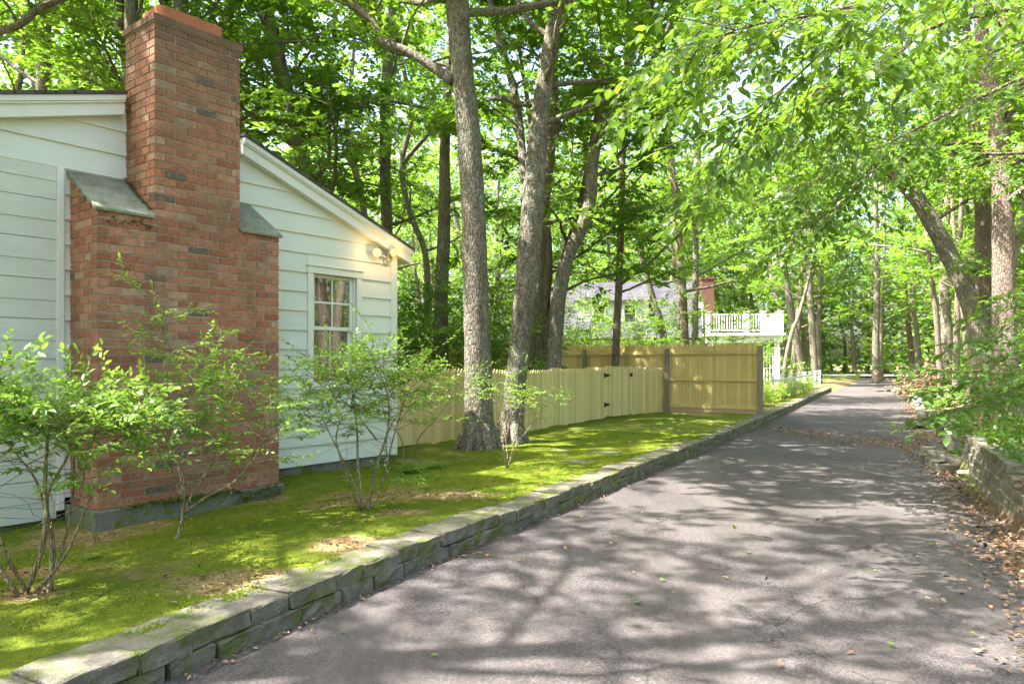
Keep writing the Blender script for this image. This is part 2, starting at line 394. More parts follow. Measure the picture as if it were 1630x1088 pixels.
def axis(lo, hi, fine_lo, fine_hi, step, grow=1.12):
    a = list(np.arange(fine_lo, fine_hi+1e-6, step)); s_ = step
    while a[-1] < hi: s_ *= grow; a.append(a[-1]+s_)
    s_ = step
    while a[0] > lo: s_ *= grow; a.insert(0, a[0]-s_)
    return np.array(a)
def grid_mesh(name, xs, ys, zf):
    X, Y = np.meshgrid(xs, ys); Z = zf(X, Y); V = np.stack([X, Y, Z], -1).reshape(-1, 3)
    nx, ny = len(xs), len(ys); i = np.arange(nx-1); j = np.arange(ny-1)
    I, J = np.meshgrid(i, j); b = (J*nx+I).ravel()
    F = np.stack([b, b+1, b+1+nx, b+nx], -1)
    return np_mesh(name, V, F, None, True)
g_xs = axis(-260, 300, -9, 13, 0.14, 1.09); g_ys = axis(-120, 420, 0.5, 26, 0.14, 1.07)
def h_ground(x, y):
    h = hgt(x, y); dl = XL(y)-0.3-x
    lawn = (dl > -0.2) & (dl < 14) & (y < 37)
    return np.where(lawn, h-0.05, h)
tag(link('ground', grid_mesh('ground', g_xs, g_ys, h_ground), SOIL), kind='structure')

def bare(x, y):
    """bare tan patches in the moss"""
    b_ = sstep(.70, .88, vnoise(x, y, .8)*.7+.3*vnoise(x+9, y, 3.1)+.12*vnoise(x, y, 9))*.8
    for cx, cy_, rx, ry in ((-1.75, 4.55, .62, .28), (-2.9, 4.35, .35, .22), (-1.15, 5.3, .45, .22), (-.55, 7.4, .35, .4), (-3.3, 5.0, .5, .2), (-1.0, 6.6, .3, .2)):
        d_ = np.sqrt(((x-cx)/rx)**2+((y-cy_)/ry)**2)+.7*(vnoise(x, y, 4)-.5)+.5*(vnoise(x, y, 11)-.5)
        b_ = np.maximum(b_, sstep(1.15, .55, d_))
    return np.clip(b_, 0, 1)
# moss lawn: strips following the kerb
def strip(name, ys, cols, m, zoff):
    V = []; nc = len(cols)
    for y in ys:
        for c in cols:
            x = float(XL(y))-0.18-c; V.append((x, y, H(x, y)+zoff if c > 0.1 else 0.16))
    V = np.array(V); ny = len(ys)
    I, J = np.meshgrid(np.arange(nc-1), np.arange(ny-1)); b = (J*nc+I).ravel()
    me = np_mesh(name, V, np.stack([b+1, b, b+nc, b+nc+1], -1), None, True)
    a_ = me.attributes.new('bare', 'FLOAT', 'POINT'); a_.data.foreach_set('value', bare(V[:, 0], V[:, 1]).astype(np.float32))
    return link(name, me, m)
cols = np.concatenate([[0.0, 0.09], np.arange(0.15, 6, 0.07), np.arange(6, 13, 0.3)])
tag(strip('lawn', np.concatenate([np.arange(-6, 1, 0.3), np.arange(1, 14, 0.07), np.arange(14, 36, 0.25)]), cols, MOSS, 0.0), kind='structure')

# driveway
ys = np.concatenate([np.arange(-6, 1, 0.5), np.arange(1, 20, 0.12), np.arange(20, 70, 0.5)])
V = []
for y in ys:
    a, b = float(XL(y))-0.05, float(XR(y))+0.25
    for k in range(25):
        x = a+(b-a)*k/24; V.append((x, y, (vnoise(x, y, 0.8)-0.5)*0.02*min(k, 3)/3))
n_ = len(ys); I, J = np.meshgrid(np.arange(24), np.arange(n_-1)); b = (J*25+I).ravel()
tag(link('driveway', np_mesh('driveway', np.array(V), np.stack([b, b+1, b+26, b+25], -1), None, True), ASPHALT), kind='structure')
# street crossing at the end
k = Vector((math.sin(R(28)), math.cos(R(28)), 0)); kp = Vector((k.y, -k.x, 0)); c0 = Vector((34.9, 70, 0))
mb = MB(); mb.add([c0+kp*-60+k*-1+Vector((0, 0, .17)), c0+kp*60+k*-1+Vector((0, 0, .17)), c0+kp*60+k*8+Vector((0, 0, .17)), c0+kp*-60+k*8+Vector((0, 0, .17))], [(0, 1, 2, 3)])
tag(mb.build('street', STREET), kind='structure')

# ---------------------------------------------------------------- stone edging
rng = random.Random(3)
def stone(mb, p, d, L_, W_, Hh, rng, tilt=0.0, rnd=None):
    """a tumbled block: rounded box with its own dents"""
    d = Vector((d.x, d.y, 0)).normalized(); s_ = Vector((-d.y, d.x, 0)); up = Vector((0, 0, 1))
    if tilt:
        M = Matrix.Rotation(tilt, 3, s_); d = M @ d; up = M @ up
    xs = [-.5, -.465, -.17, .15, .465, .5]; ysn = [-.5, -.455, 0, .455, .5]; zs = [-.5, -.42, 0, .42, .5]
    idx = {}; P = []; fs = []
    sh = [rng.uniform(0.93, 1.07) for _ in range(4)]
    def vid(i, j, k_):
        if (i, j, k_) in idx: return idx[(i, j, k_)]
        x, y, z = xs[i], ysn[j], zs[k_]
        e = (i in (0, 5))+(j in (0, 4))+(k_ in (0, 4))
        f = 1.0 if e < 2 else (0.98 if e == 2 else 0.955)
        x *= f*sh[0]*(1+0.04*(z*sh[1])); y *= f*sh[2]; z *= (1.0 if e < 2 else 0.95)
        q = p+d*(x*L_)+s_*(y*W_)+up*(z*Hh)
        q += Vector((rng.uniform(-1, 1), rng.uniform(-1, 1), rng.uniform(-1, 1)))*0.0065
        idx[(i, j, k_)] = len(P); P.append(q); return len(P)-1
    for i in range(5):
        for j in range(4):
            fs.append((vid(i, j, 0), vid(i, j+1, 0), vid(i+1, j+1, 0), vid(i+1, j, 0)))
            fs.append((vid(i, j, 4), vid(i+1, j, 4), vid(i+1, j+1, 4), vid(i, j+1, 4)))
    for i in range(5):
        for k_ in range(4):
            fs.append((vid(i, 0, k_), vid(i+1, 0, k_), vid(i+1, 0, k_+1), vid(i, 0, k_+1)))
            fs.append((vid(i, 4, k_), vid(i, 4, k_+1), vid(i+1, 4, k_+1), vid(i+1, 4, k_)))
    for j in range(4):
        for k_ in range(4):
            fs.append((vid(0, j, k_), vid(0, j, k_+1), vid(0, j+1, k_+1), vid(0, j+1, k_)))
            fs.append((vid(5, j, k_), vid(5, j+1, k_), vid(5, j+1, k_+1), vid(5, j, k_+1)))
    mb.add(P, fs, rng.random() if rnd is None else rnd, 0, False)
def kerb_wall():
    mb = MB()
    for course in range(2):
        y = -3.0+course*0.2
        while y < 38:
            L_ = rng.uniform(0.22, 0.40)
            dx = float(XL(y+0.3)-XL(y)); d = Vector((dx, 0.3, 0)).normalized()
            yc = y+d.y*L_/2; xc = float(XL(yc)); nn = Vector((-d.y, d.x, 0))
            if course == 0: p = Vector((xc, yc, 0.035))+nn*(0.12+rng.uniform(-.008, .012)); stone(mb, p, d, L_-0.012, 0.24, 0.10, rng)
            else: p = Vector((xc, yc, 0.137+rng.uniform(-.008, .008)))+nn*(0.165+rng.uniform(-.02, .02)); stone(mb, p, d, L_-0.010, 0.31, 0.102, rng)
            y += d.y*L_
    o = mb.build('stone_edging', KERB)
    tag(o, 'low mossy two-course stone edging wall between the moss lawn and the driveway', 'edging wall')
kerb_wall()

# ---------------------------------------------------------------- white house
SU = Vector((math.sin(R(37.7)), math.cos(R(37.7)), 0)); SN = Vector((SU.y, -SU.x, 0)); UP = Vector((0, 0, 1))
CO = Vector((-1.64, 10.2, 0))
def W(s, o, z): return CO+SU*s+SN*o+UP*z
def s_of(px, o=0.0):
    q = (px-815)/1163; B = CO+SN*o
    return (q*B.y-B.x)/(SU.x-q*SU.y)
def zw(px, py, o=0.0):
    s_ = s_of(px, o); return 1.5-(py-576)*(CO+SN*o+SU*s_).y/1163
PK, PZ = -3.14, 4.29
def zroof(s): return PZ-0.365*(s-PK) if s > PK else PZ-0.29*(PK-s)
house = thing('white_house', W(-4, -3, 0), 'white clapboard house with a gable end and red brick chimney beside the moss lawn', 'house')
def wbox(mb, s0, s1, o0, o1, z0, z1, rnd=0.5, mi=0): mb.frame_box(CO, SU, SN, UP, s0, s1, o0, o1, z0, z1, rnd, mi)

def clip(poly, a, b, c):
    """keep a*s+b*z<=c"""
    out = []
    for i in range(len(poly)):
        p, q = poly[i], poly[(i+1) % len(poly)]
        fp, fq = a*p[0]+b*p[1]-c, a*q[0]+b*q[1]-c
        if fp <= 0: out.append(p)
        if (fp < 0 < fq) or (fq < 0 < fp):
            t = fp/(fp-fq); out.append((p[0]+(q[0]-p[0])*t, p[1]+(q[1]-p[1])*t))
    return out
S_L = -7.0
# window opening on the wall
WS0, WS1 = s_of(487), s_of(573); WZ1 = zw(487, 423); WZ0 = zw(530, 612)
core = MB()
gable = [(S_L, 0.0), (0, 0.0), (0, zroof(0)-0.06), (PK, PZ-0.06), (S_L, zroof(S_L)-0.06)]
# wall core in pieces round the window
def core_piece(s0, s1, z0, z1):
    p = [(s0, z0), (s1, z0), (s1, z1), (s0, z1)]
    p = clip(p, 0.365, 1, PZ-0.06+0.365*PK); p = clip(p, -0.29, 1, PZ-0.06-0.29*PK)
    if len(p) > 2: core.prism([W(s, -0.14, z) for s, z in p], [W(s, -0.005, z) for s, z in p])
EX = 0.237; ZB = 0.232
core_piece(S_L, WS0+.04, ZB+.01, 6); core_piece(WS1-.04, -0.01, ZB+.01, 6); core_piece(WS0+.04, WS1-.04, WZ1-.04, 6); core_piece(WS0+.04, WS1-.04, ZB+.01, WZ0+.04)
# back and side walls
p = [W(s, -6.5, z) for s, z in gable]; q = [W(s, -6.64, z) for s, z in gable]; core.prism(p, q)
wbox(core, -0.14, -0.005, -6.49, -0.15, 0.2, zroof(0)-0.12); wbox(core, S_L, S_L+.14, -6.49, -0.15, 0.0, zroof(S_L)-.12)
core.build('wall', WHITE, house)
# clapboards
sid = MB()
def lap(s0, s1, z0, z1):
    p = [(s0, z0), (s1, z0), (s1, z1), (s0, z1)]
    p = clip(p, 0.365, 1, PZ-0.10+0.365*PK); p = clip(p, -0.29, 1, PZ-0.10-0.29*PK)
    if len(p) < 3: return
    f = lambda z: 0.034-0.022*(z-z0)/EX
    sid.prism([W(s, 0.0, z) for s, z in p], [W(s, f(z), z) for s, z in p], rng.random())
DS0, DS1 = S_L, s_of(100)            # flush board panel span
PZT = ZB+13*EX
for i in range(18):
    z0 = ZB+i*EX; z1 = z0+EX
    spans = [(S_L, -0.10)]
    if z1 <= PZT+.01: spans = [(DS1, -0.10)]
    if z0 < WZ1 and z1 > WZ0:
        n2 = []
        for a, b_ in spans: n2 += [(a, WS0), (WS1, b_)]
        spans = n2
    for a, b_ in spans:
        if b_ - a > 1.2:          # butt joint somewhere along the course
            j_ = rng.uniform(a+.4, b_-.4)
            if b_ == -0.10 and i >= 12: pass
            else: lap(a, j_-.0015, z0, z1); a = j_+.0015
        if b_ - a > 0.05:
            if b_ == -0.10 and i < 12: lap(a, b_, z0, z1)
            else: lap(a, b_ if i < 12 else 0.0, z0, z1)
    if z0 < WZ1 < z1: lap(WS0+.001, WS1-.001, WZ1, z1)
    if z0 < WZ0 < z1: lap(WS0+.001, WS1-.001, z0, WZ0)
sid.build('clapboards', WHITE, house)
cb = MB(); wbox(cb, -0.098, 0.012, 0.0, 0.046, ZB-.02, ZB+12*EX); wbox(cb, -0.02, 0.012, -0.12, -0.001, ZB-.02, 3.0)
bevel(cb.build('corner_board', WTRIM, house), 0.003)
# flush weathered boards at the far left with their trim
fb = MB(); z = 0.05; kk = 0
while z < PZT-0.02:
    hgt_ = [0.17, 0.20][kk % 2]; z1 = min(z+hgt_-(0.002 if kk % 2 == 0 else 0.008), PZT)
    wbox(fb, S_L, s_of(88), 0.0, 0.022+0.007*(kk % 2), z, z1, rng.random()); z += hgt_; kk += 1
fb.build('flush_boards', WOLD, house)
tr = MB(); wbox(tr, s_of(88)+.001, DS1-.001, 0.0, 0.045, 0.12, PZT); bevel(tr.build('door_trim', WTRIM, house), 0.003)
# foundation under wall
fd = MB(); s = -2.2
while s < 0:
    wbox(fd, s, min(s+0.395, 0.0), -0.13, -0.012, -0.1, ZB-.004, rng.random()); s += 0.40
wbox(fd, S_L, -2.2, -0.13, -0.02, -0.1, 0.045)
bevel(fd.build('foundation', CONC, house), 0.006)
# roof
rf = MB(); OH = 0.16
def roofslab(sa, sb, t0, t1, mb, o0=-6.8, o1=OH):
    a = (sa, zroof(sa)); b_ = (sb, zroof(sb))
    poly = [(a[0], a[1]+t0), (b_[0], b_[1]+t0), (b_[0], b_[1]+t1), (a[0], a[1]+t1)]
    mb.prism([W(s_, o0, z_) for s_, z_ in poly], [W(s_, o1, z_) for s_, z_ in poly])
cl, cr = s_of(202)+.005, s_of(383)-.005
roofslab(S_L-.3, PK, 0.0, 0.035, rf, -6.8, -0.02); roofslab(PK, 0.22, 0.0, 0.035, rf, -6.8, -0.02)
for (a, b_) in ((S_L-.3, s_of(203, .1)-0.03), (s_of(381, .1)+0.02, 0.22)): roofslab(a, b_, 0.0, 0.035, rf, -0.02, OH+.015)
rf.build('roof', SHING_D, house)
rk = MB()
for (a, b_) in ((S_L-.3, s_of(203, .1)-0.04), (s_of(381, .1)+0.03, 0.20)):
    roofslab(a, b_, -0.055, -0.002, rk, -0.01, OH); roofslab(a, b_, -0.19, -0.057, rk, 0.03, OH-.035)
    roofslab(a, b_, -0.075, -0.057, rk, OH-.034, OH-.012)
roofslab(-0.02, 0.20, -0.19, -0.057, rk, -6.6, 0.028)
rk.build('rake_board', WTRIM, house)

# window
win = thing('window', W((WS0+WS1)/2, 0, WZ0), None, None); win.parent = house; win.location = Vector(win.location)-house.location
fr = MB(); T = 0.085
wbox(fr, WS0, WS0+T, 0, .045, WZ0, WZ1-T); wbox(fr, WS1-T, WS1, 0, .045, WZ0, WZ1-T)
wbox(fr, WS0-.01, WS1+.01, 0, .05, WZ1-T+.001, WZ1); wbox(fr, WS0-.02, WS1+.02, 0, .065, WZ1+.001, WZ1+.02)
wbox(fr, WS0-.03, WS1+.03, -0.02, .08, WZ0-.05, WZ0-.001)
wbox(fr, WS0+T-.02, WS0+T+.02, -.12, -.001, WZ0, WZ1-T); wbox(fr, WS1-T-.02, WS1-T+.02, -.12, -.001, WZ0, WZ1-T)
bevel(fr.build('frame', WTRIM, win), 0.003)
a0, a1 = WS0+T+.02, WS1-T-.02; zt = WZ1-T; zm = (WZ0+zt)/2+.02
def sash(z0, z1, o):
    m = MB(); w = .045
    wbox(m, a0, a0+w, o-.035, o, z0, z1); wbox(m, a1-w, a1, o-.035, o, z0, z1)
    wbox(m, a0+w+.0005, a1-w-.0005, o-.035, o, z0, z0+w); wbox(m, a0+w+.0005, a1-w-.0005, o-.035, o, z1-w*.9, z1)
    c = (a0+a1)/2; zc = (z0+z1)/2
    wbox(m, c-.011, c+.011, o-.028, o-.004, z0+w, z1-w); wbox(m, a0+w, c-.0115, o-.028, o-.005, zc-.011, zc+.011); wbox(m, c+.0115, a1-w, o-.028, o-.005, zc-.011, zc+.011)
    m.build('sash', WTRIM, win)
    g = MB(); wbox(g, a0+w-.01, a1-w+.01, o-.020, o-.016, z0+w-.01, z1-w+.01)
    return g
GL = NT('window_glass'); gm = GL.n.new('ShaderNodeMixShader')
fre = GL.node('ShaderNodeFresnel', IOR=1.5).outputs[0]; fa = GL.math('ADD', GL.math('MULTIPLY', fre, 1.0), 0.05)
gg = GL.node('ShaderNodeBsdfGlossy', Roughness=0.01); gt = GL.node('ShaderNodeBsdfTransparent')
GL.L(fa, gm.inputs[0]); GL.L(gt.outputs[0], gm.inputs[1]); GL.L(gg.outputs[0], gm.inputs[2]); GL.L(gm.outputs[0], GL.out.inputs[0])
sash(zm-.02, zt, -0.03).build('glass', GL.m, win); sash(WZ0, zm+.02, -0.072).build('glass', GL.m, win)
ct = MB(); n_ = 26
for i in range(n_):
    s0 = a0-.1+(a1-a0+.2)*i/n_; s1 = a0-.1+(a1-a0+.2)*(i+1)/n_
    oo = -0.2-0.02*(i % 2)
    ct.add([W(s0, -0.15-0.02*(i % 2), WZ0-.1), W(s1, -0.15-0.02*((i+1) % 2), WZ0-.1), W(s1, -0.15-0.02*((i+1) % 2), zt+.1), W(s0, -0.15-0.02*(i % 2), zt+.1)], [(0, 1, 2, 3)], 0.5, 0, True)
tcu = NT('red_curtain'); ct.build('curtain', tcu.bsdf(tcu.ramp(tcu.noise(3, 3), [(0.3, (0.12, 0.045, 0.03)), (0.7, (0.24, 0.10, 0.065))]), 0.9), win)

# chimney
E = 0.60; CS0 = s_of(110); CW = 1.88; CS1 = CS0+CW; US0 = s_of(246, E); US1 = s_of(382, E)
ZS0, ZS1 = 2.88, 3.28    # slate low (front) / high (wall)
CT = 4.73
chim = thing('chimney', W((CS0+CS1)/2, E/2, 0.1), None, None); chim.parent = house; chim.location = Vector(chim.location)-house.location
mo = MB()
wbox(mo, CS0+.008, CS1-.008, 0.01, E-.008, 0.17, ZS0-.01)
wbox(mo, US0+.008, US1-.008, 0.01, E-.009, ZS0-.01, CT)
for (a, b_) in ((CS0+.008, US0+.008), (US1-.008, CS1-.008)):
    mo.prism([W(a, 0.01, ZS0-.01), W(a, E-.008, ZS0-.01), W(a, 0.01, ZS1-.02)], [W(b_, 0.01, ZS0-.01), W(b_, E-.008, ZS0-.01), W(b_, 0.01, ZS1-.02)])
mo.build('mortar', MORTAR, chim)
BL, BH, CH, MJ, BD = 0.200, 0.0635, 0.0775, 0.0135, 0.095
br = MB()
def bri(s0, s1, o0, o1, z, rn=None):
    if s1-s0 < 0.02 or o1-o0 < 0.02: return
    j = rng.uniform(-.0025, .0025)
    br.frame_box(CO, SU, SN, UP, s0, s1, o0+j*0, o1+j, z, z+BH, rng.random() if rn is None else rn, 0, 0.0012, rng)
z = 0.175; row = 0
def run(a, b_, first, fn):
    x = a; l = first
    while x < b_-0.02:
        e = min(x+l, b_)
        if b_-e < 0.05: e = b_
        fn(x, e); x = e+MJ; l = BL
while z+BH < CT+.005:
    low = z+BH < ZS0+.01
    s0, s1 = (CS0, CS1) if low else (US0, US1)
    odd = row % 2
    rn = [rng.random()]
    if odd: run(s0, s1, BL, lambda a, b_: bri(a, b_, E-BD, E, z))
    else: run(s0+BD+MJ, s1-BD-MJ, BL, lambda a, b_: bri(a, b_, E-BD, E, z))
    omax = E if not odd else E-BD-MJ
    for side in (0, 1):
        sa, sb = (s0, s0+BD) if side == 0 else (s1-BD, s1)
        run(0.012, omax, BL*(0.5 if odd else 1), lambda a, b_: bri(sa, sb, a, b_, z))
    if not low and z+BH < ZS1-.02:       # triangular cheeks of the shoulders under the slates
        lim = E*(ZS1-(z+BH)-.0)/(ZS1-ZS0)-.03
        for (sa, sb) in ((CS0, CS0+BD), (CS1-BD, CS1)):
            run(0.012, min(lim, E), BL, lambda a, b_: bri(sa, sb, a, b_, z))
    z += CH; row += 1
ZTOP = z
# projecting cap course
run(US0-.022, US1+.022, BL, lambda a, b_: bri(a, b_, E-BD, E+.022, z))
for (sa, sb) in ((US0-.022, US0+BD-.02), (US1-BD+.02, US1+.022)): run(-0.01, E-BD-MJ, BL, lambda a, b_: bri(sa, sb, a, b_, z))
br.build('bricks', BRICK, chim)
cp = MB(); a, b_ = US0-.018, US1+.018
cp.prism([W(a, -.01, z+BH), W(b_, -.01, z+BH), W(b_, E+.018, z+BH), W(a, E+.018, z+BH)], [W(a+.1, .1, z+BH+.035), W(b_-.1, .1, z+BH+.035), W(b_-.1, E-.1, z+BH+.035), W(a+.1, E-.1, z+BH+.035)])
wbox(cp, a+.01, b_-.01, 0, E+.01, z-.01, z+BH-.002)
cp.build('cap', MORTAR, chim)
fl = MB(); pts = []
for (cx, cy_, a0_) in ((US1-.17, E-.17, 0), (US0+.17, E-.17, 90), (US0+.17, .15, 180), (US1-.17, .15, 270)):
    for q in range(5):
        w = R(a0_+q*22.5); pts.append((cx+.06*math.cos(w), cy_+.06*math.sin(w)))
n_ = len(pts); cs, co = (US0+US1)/2, E/2
V_ = []; zb, ztp = z+BH+.02, z+BH+.17
for (f, zz) in ((1, zb), (1, ztp), (.93, ztp), (.93, zb+.02)):
    V_ += [W(cs+(s_-cs)*(f if f == 1 else .95), co+(o_-co)*(1 if f == 1 else .88), zz) for s_, o_ in pts]
fs = []
for l in range(3):
    for i in range(n_): fs.append((l*n_+i, l*n_+(i+1) % n_, (l+1)*n_+(i+1) % n_, (l+1)*n_+i))
fl.add(V_, fs, .5); fl.add(V_[3*n_:], [tuple(range(n_))], .5, 1)  # flat black floor closes the hollow of the flue
fl.build('flue', [FLUE, BLACKIN], chim)
for (a, b_) in ((CS0-.03, US0-.003), (US1+.003, CS1+.03)):
    m = MB(); dz = (ZS1-ZS0)/E
    P = [(0.0, ZS1), (E+.035, ZS0-dz*.035)]
    m.prism([W(a, P[0][0], P[0][1]), W(a, P[1][0], P[1][1]), W(a, P[1][0], P[1][1]+.03), W(a, P[0][0], P[0][1]+.03)],
            [W(b_, P[0][0], P[0][1]), W(b_, P[1][0], P[1][1]), W(b_, P[1][0], P[1][1]+.03), W(b_, P[0][0], P[0][1]+.03)])
    bevel(m.build('shoulder_slab', SLATE, chim), .004)
fo = MB(); wbox(fo, CS0-.05, CS1+.04, 0.03, E+.05, -0.2, 0.168); 
bevel(fo.build('chimney_footing', CONC, chim), .012, 2)

def moss_lump(mb, p, r, rng, flat=.5):
    for _ in range(14):
        q = p+Vector((rng.gauss(0, r*.6), rng.gauss(0, r*.6), rng.gauss(0, r*.25)))
        k = r*rng.uniform(.15, .4)
        mb.add([q+Vector((k, 0, 0)), q+Vector((0, k, 0)), q-Vector((k, 0, 0)), q-Vector((0, k, 0)), q+Vector((0, 0, k*flat))],
               [(0, 1, 4), (1, 2, 4), (2, 3, 4), (3, 0, 4), (3, 2, 1, 0)], rng.random(), 0, True)
ms = MB()
for i in range(150):
    t_ = rng.random(); s_ = CS0+.1+(CS1-CS0-.1)*(t_**.55)
    moss_lump(ms, W(s_, E+.025+rng.uniform(-.03, .02), .165-(.12*rng.random() if t_ > .5 else 0)), .045, rng)
for i in range(34): moss_lump(ms, W(US0-.44+.40*rng.random()**.7, E+.004, ZS0-.05-.07*rng.random()), .017, rng)
for i in range(24): moss_lump(ms, W(US0-.02, E-.05-.3*i/14, ZS0+.06+dz*.35*i/14), .02, rng)
for i in range(8): moss_lump(ms, W(US1+.05+.3*rng.random(), E+.004, ZS0-.07-.15*rng.random()), .009, rng)
ms.build('moss', MOSSM, chim)

# downspout by the chimney and floodlight on the wall
m = MB(); m.tube([W(CS1+.06, .05, .05), W(CS1+.055, .05, .55)], [.02, .02], 8)
tag(m.build('drain_pipe', IRON), 'dark metal pipe stub standing between the chimney foot and the white siding', 'pipe')
EMI = NT('lit_lamp'); lw = EMI.node('ShaderNodeLayerWeight', Blend=0.3).outputs['Facing']
em = EMI.node('ShaderNodeEmission', Color=EMI.ramp(lw, [(0, (1, 0.74, 0.30)), (0.45, (1, 0.38, 0.05))]), Strength=0.38); EMI.L(em.outputs[0], EMI.out.inputs[0])
FXW = NT('fixture_enamel').bsdf((0.62, 0.58, 0.5), 0.4)
sF = s_of(612); zF = zw(612, 416)
fl_ = thing('floodlight', W(sF, .022, zF), 'twin floodlight with two lit amber lamps on the white gable above the window', 'floodlight')
m = MB(); m.tube([W(sF, .018, zF), W(sF, .05, zF)], [.055, .055], 16); m.tube([W(sF, .05, zF), W(sF, .09, zF+.03)], [.02, .02], 10)
m.build('wall_plate', FXW, fl_)
for (px_, py_, o_, dirv) in ((600, 402, .17, SN*1.0+SU*-.55+UP*-.2), (627, 402, .17, SN*1.0+SU*.02+UP*-.22)):
    q = W(s_of(px_, o_), o_, zw(px_, py_, o_)); dv = dirv.normalized()
    m = MB(); m.tube([W(sF, .09, zF+.03), q-dv*.13], [.012, .014], 8); m.tube([q-dv*.13, q-dv*.08, q-dv*.02, q], [.022, .03, .056, .064], 18)
    hd = m.build('lamp_holder', FXW, fl_)
    m = MB(); m.tube([q+dv*.001, q+dv*.012, q+dv*.02], [.060, .054, .02], 20); m.build('bulb', EMI.m, hd)
    pl_ = bpy.data.lights.new('floodlight_glow', 'POINT'); pl_.energy = 0.8; pl_.color = (1, .58, .22); pl_.shadow_soft_size = .04
    po = bpy.data.objects.new('floodlight_glow', pl_); C.objects.link(po); po.location = q+dv*.07
m = MB(); m.tube([W(sF+.01, .03, zF+.04), W(sF+.012, .028, zF+.12), W(sF-.05, .028, zF+.17), W(sF-.4, .028, zF+.30)], [.005]*4, 6); m.build('cable', FXW, fl_)

# ---------------------------------------------------------------- fences
def picket(mb, o, d, nrm, x, w, t, z0, h, rnd, top='point'):
    """one picket with a french-gothic point"""
    prof = [(0, 0), (w, 0), (w, h-.075), (w*.86, h-.045), (w*.62, h-.008), (w*.5, h), (w*.38, h-.008), (w*.14, h-.045), (0, h-.075)]
    a = [o+d*(x+p)+nrm*0+UP*(z0+q) for p, q in prof]; b = [v+nrm*t for v in a]
    mb.prism(a, b, rnd)
def fence_line(name, A, B, hh, m, label, pw=0.088, face=1, gate=None):
    d = (B-A); L_ = d.length; d.normalize(); nrm = Vector((d.y, -d.x, 0))*face
    root = thing(name, A, label, 'fence'); pans = {}; gm_ = MB(); x = 0
    while x < L_-pw:
        p = A+d*x; z0 = H(p.x, p.y)+.03
        key = (int(x/2.4), bool(gate and x >= gate[1])); tgt = pans.setdefault(key, MB())
        if gate and gate[0] <= x < gate[1]: tgt = gm_; z0 += .03
        picket(tgt, Vector((A.x, A.y, 0)), d, nrm, x, pw-.004-rng.uniform(0, .003), .018+rng.uniform(-.002, .003), z0, hh+rng.uniform(-.006, .006)+(A.z*0), rng.random())
        x += pw
    for q_ in pans.values(): q_.build('picket_panel', m, root)
    return root, d, nrm, L_, gm_
FA = Vector((-2.45, 10.45, 0)); FB = Vector((4.10, 19.95, 0))
fd_ = (FB-FA).normalized()
def fx(px):   # distance along fence for a photo column
    q = (px-815)/1163; return (q*FA.y-FA.x)/(fd_.x-q*fd_.y)
lowf, d, nrm, L_, gm_ = fence_line('picket_fence', FA, FB, 1.20, PINE, 'low pale pine picket fence running from the house to the tall fence', 0.088, 1, (fx(962), fx(1003)))
rl = MB()
for zz in (.28, .95):
    for k_ in range(5):
        a = L_*k_/5; b_ = L_*(k_+1)/5-.01; p = FA+d*(a+b_)/2
        rl.frame_box(FA, d, nrm, UP, a, b_, -.045, -.003, zz+.14, zz+.22, rng.random())
rl.build('rail', PINE, lowf)
for px_ in (700, 800, 905, 960.5, 1004.5):
    m = MB(); x = fx(px_); p = FA+d*x; m.frame_box(FA, d, nrm, UP, x-.045, x+.045, -.14, -.05, H(p.x, p.y)-.1, 1.30); m.build('post', PINE, lowf)
gate = gm_.build('gate', PINE, lowf)
for (px_, z_) in ((962, 1.19), (962, .50)):
    x = fx(px_); hw = MB()
    hw.frame_box(FA, d, nrm, UP, x-.06, x-.015, .026, .033, z_-.06, z_+.06)
    hw.add([FA+d*(x-.014)+nrm*.034+UP*(z_+.045), FA+d*(x-.014)+nrm*.034+UP*(z_-.045), FA+d*(x+.24)+nrm*.034+UP*(z_-.012), FA+d*(x+.24)+nrm*.034+UP*(z_+.012)], [(0, 1, 2, 3)]); hw.build('hinge', IRON, gate)
hw = MB(); x = fx(1003); hw.frame_box(FA, d, nrm, UP, x-.10, x+.09, .026, .036, 1.17, 1.20); hw.frame_box(FA, d, nrm, UP, x-.02, x+.02, .026, .05, 1.14, 1.23)
hw.build('latch', IRON, gate)
m = MB()
for px_ in (953, 1000):
    x = fx(px_); p = FA+d*x; stone(m, Vector((p.x, p.y, H(p.x, p.y)+.02))+nrm*.08, d, .2, .12, .1, rng)
# tall fence
TA = Vector((6.38, 18.72, 0)); TD = Vector((-2.21, 1.2, 0)).normalized(); TB = TA+TD*17
tall = thing('board_fence', TA, 'tall golden stockade fence with dark posts behind the low picket fence', 'fence')
tn = Vector((TD.y, -TD.x, 0)); tn = tn if tn.y > 0 else -tn     # away from camera
pks = [MB() for _ in range(8)]; x = 0.06
while x < 16.8:
    p = TA+TD*x; picket(pks[int(x/2.44)], TA, TD, tn, x, .086, .018, H(p.x, p.y)+.04, 1.83+.12-H(p.x, p.y)+rng.uniform(-.01, .01), rng.random()); x += .0905
[q_.build('picket_panel', PINE_D, tall) for q_ in pks if q_.v]
rl = MB()
for i in range(7):
    for zz in (.30, 1.02, 1.72):
        z0 = H(*(TA+TD*(2.44*i+1.2)).xy)*0+.02+zz
        rl.frame_box(TA, TD, tn, UP, 2.44*i+.07, 2.44*i+2.38, -.042, -.002, z0-.04, z0+.045, rng.random())
rl.build('rail', PINE_D, tall)
gb = MB(); gb.frame_box(TA, TD, tn, UP, .1, 2.4, -.03, -.004, .12, .27, .1); gb.build('kickboard', BOXW, tall)
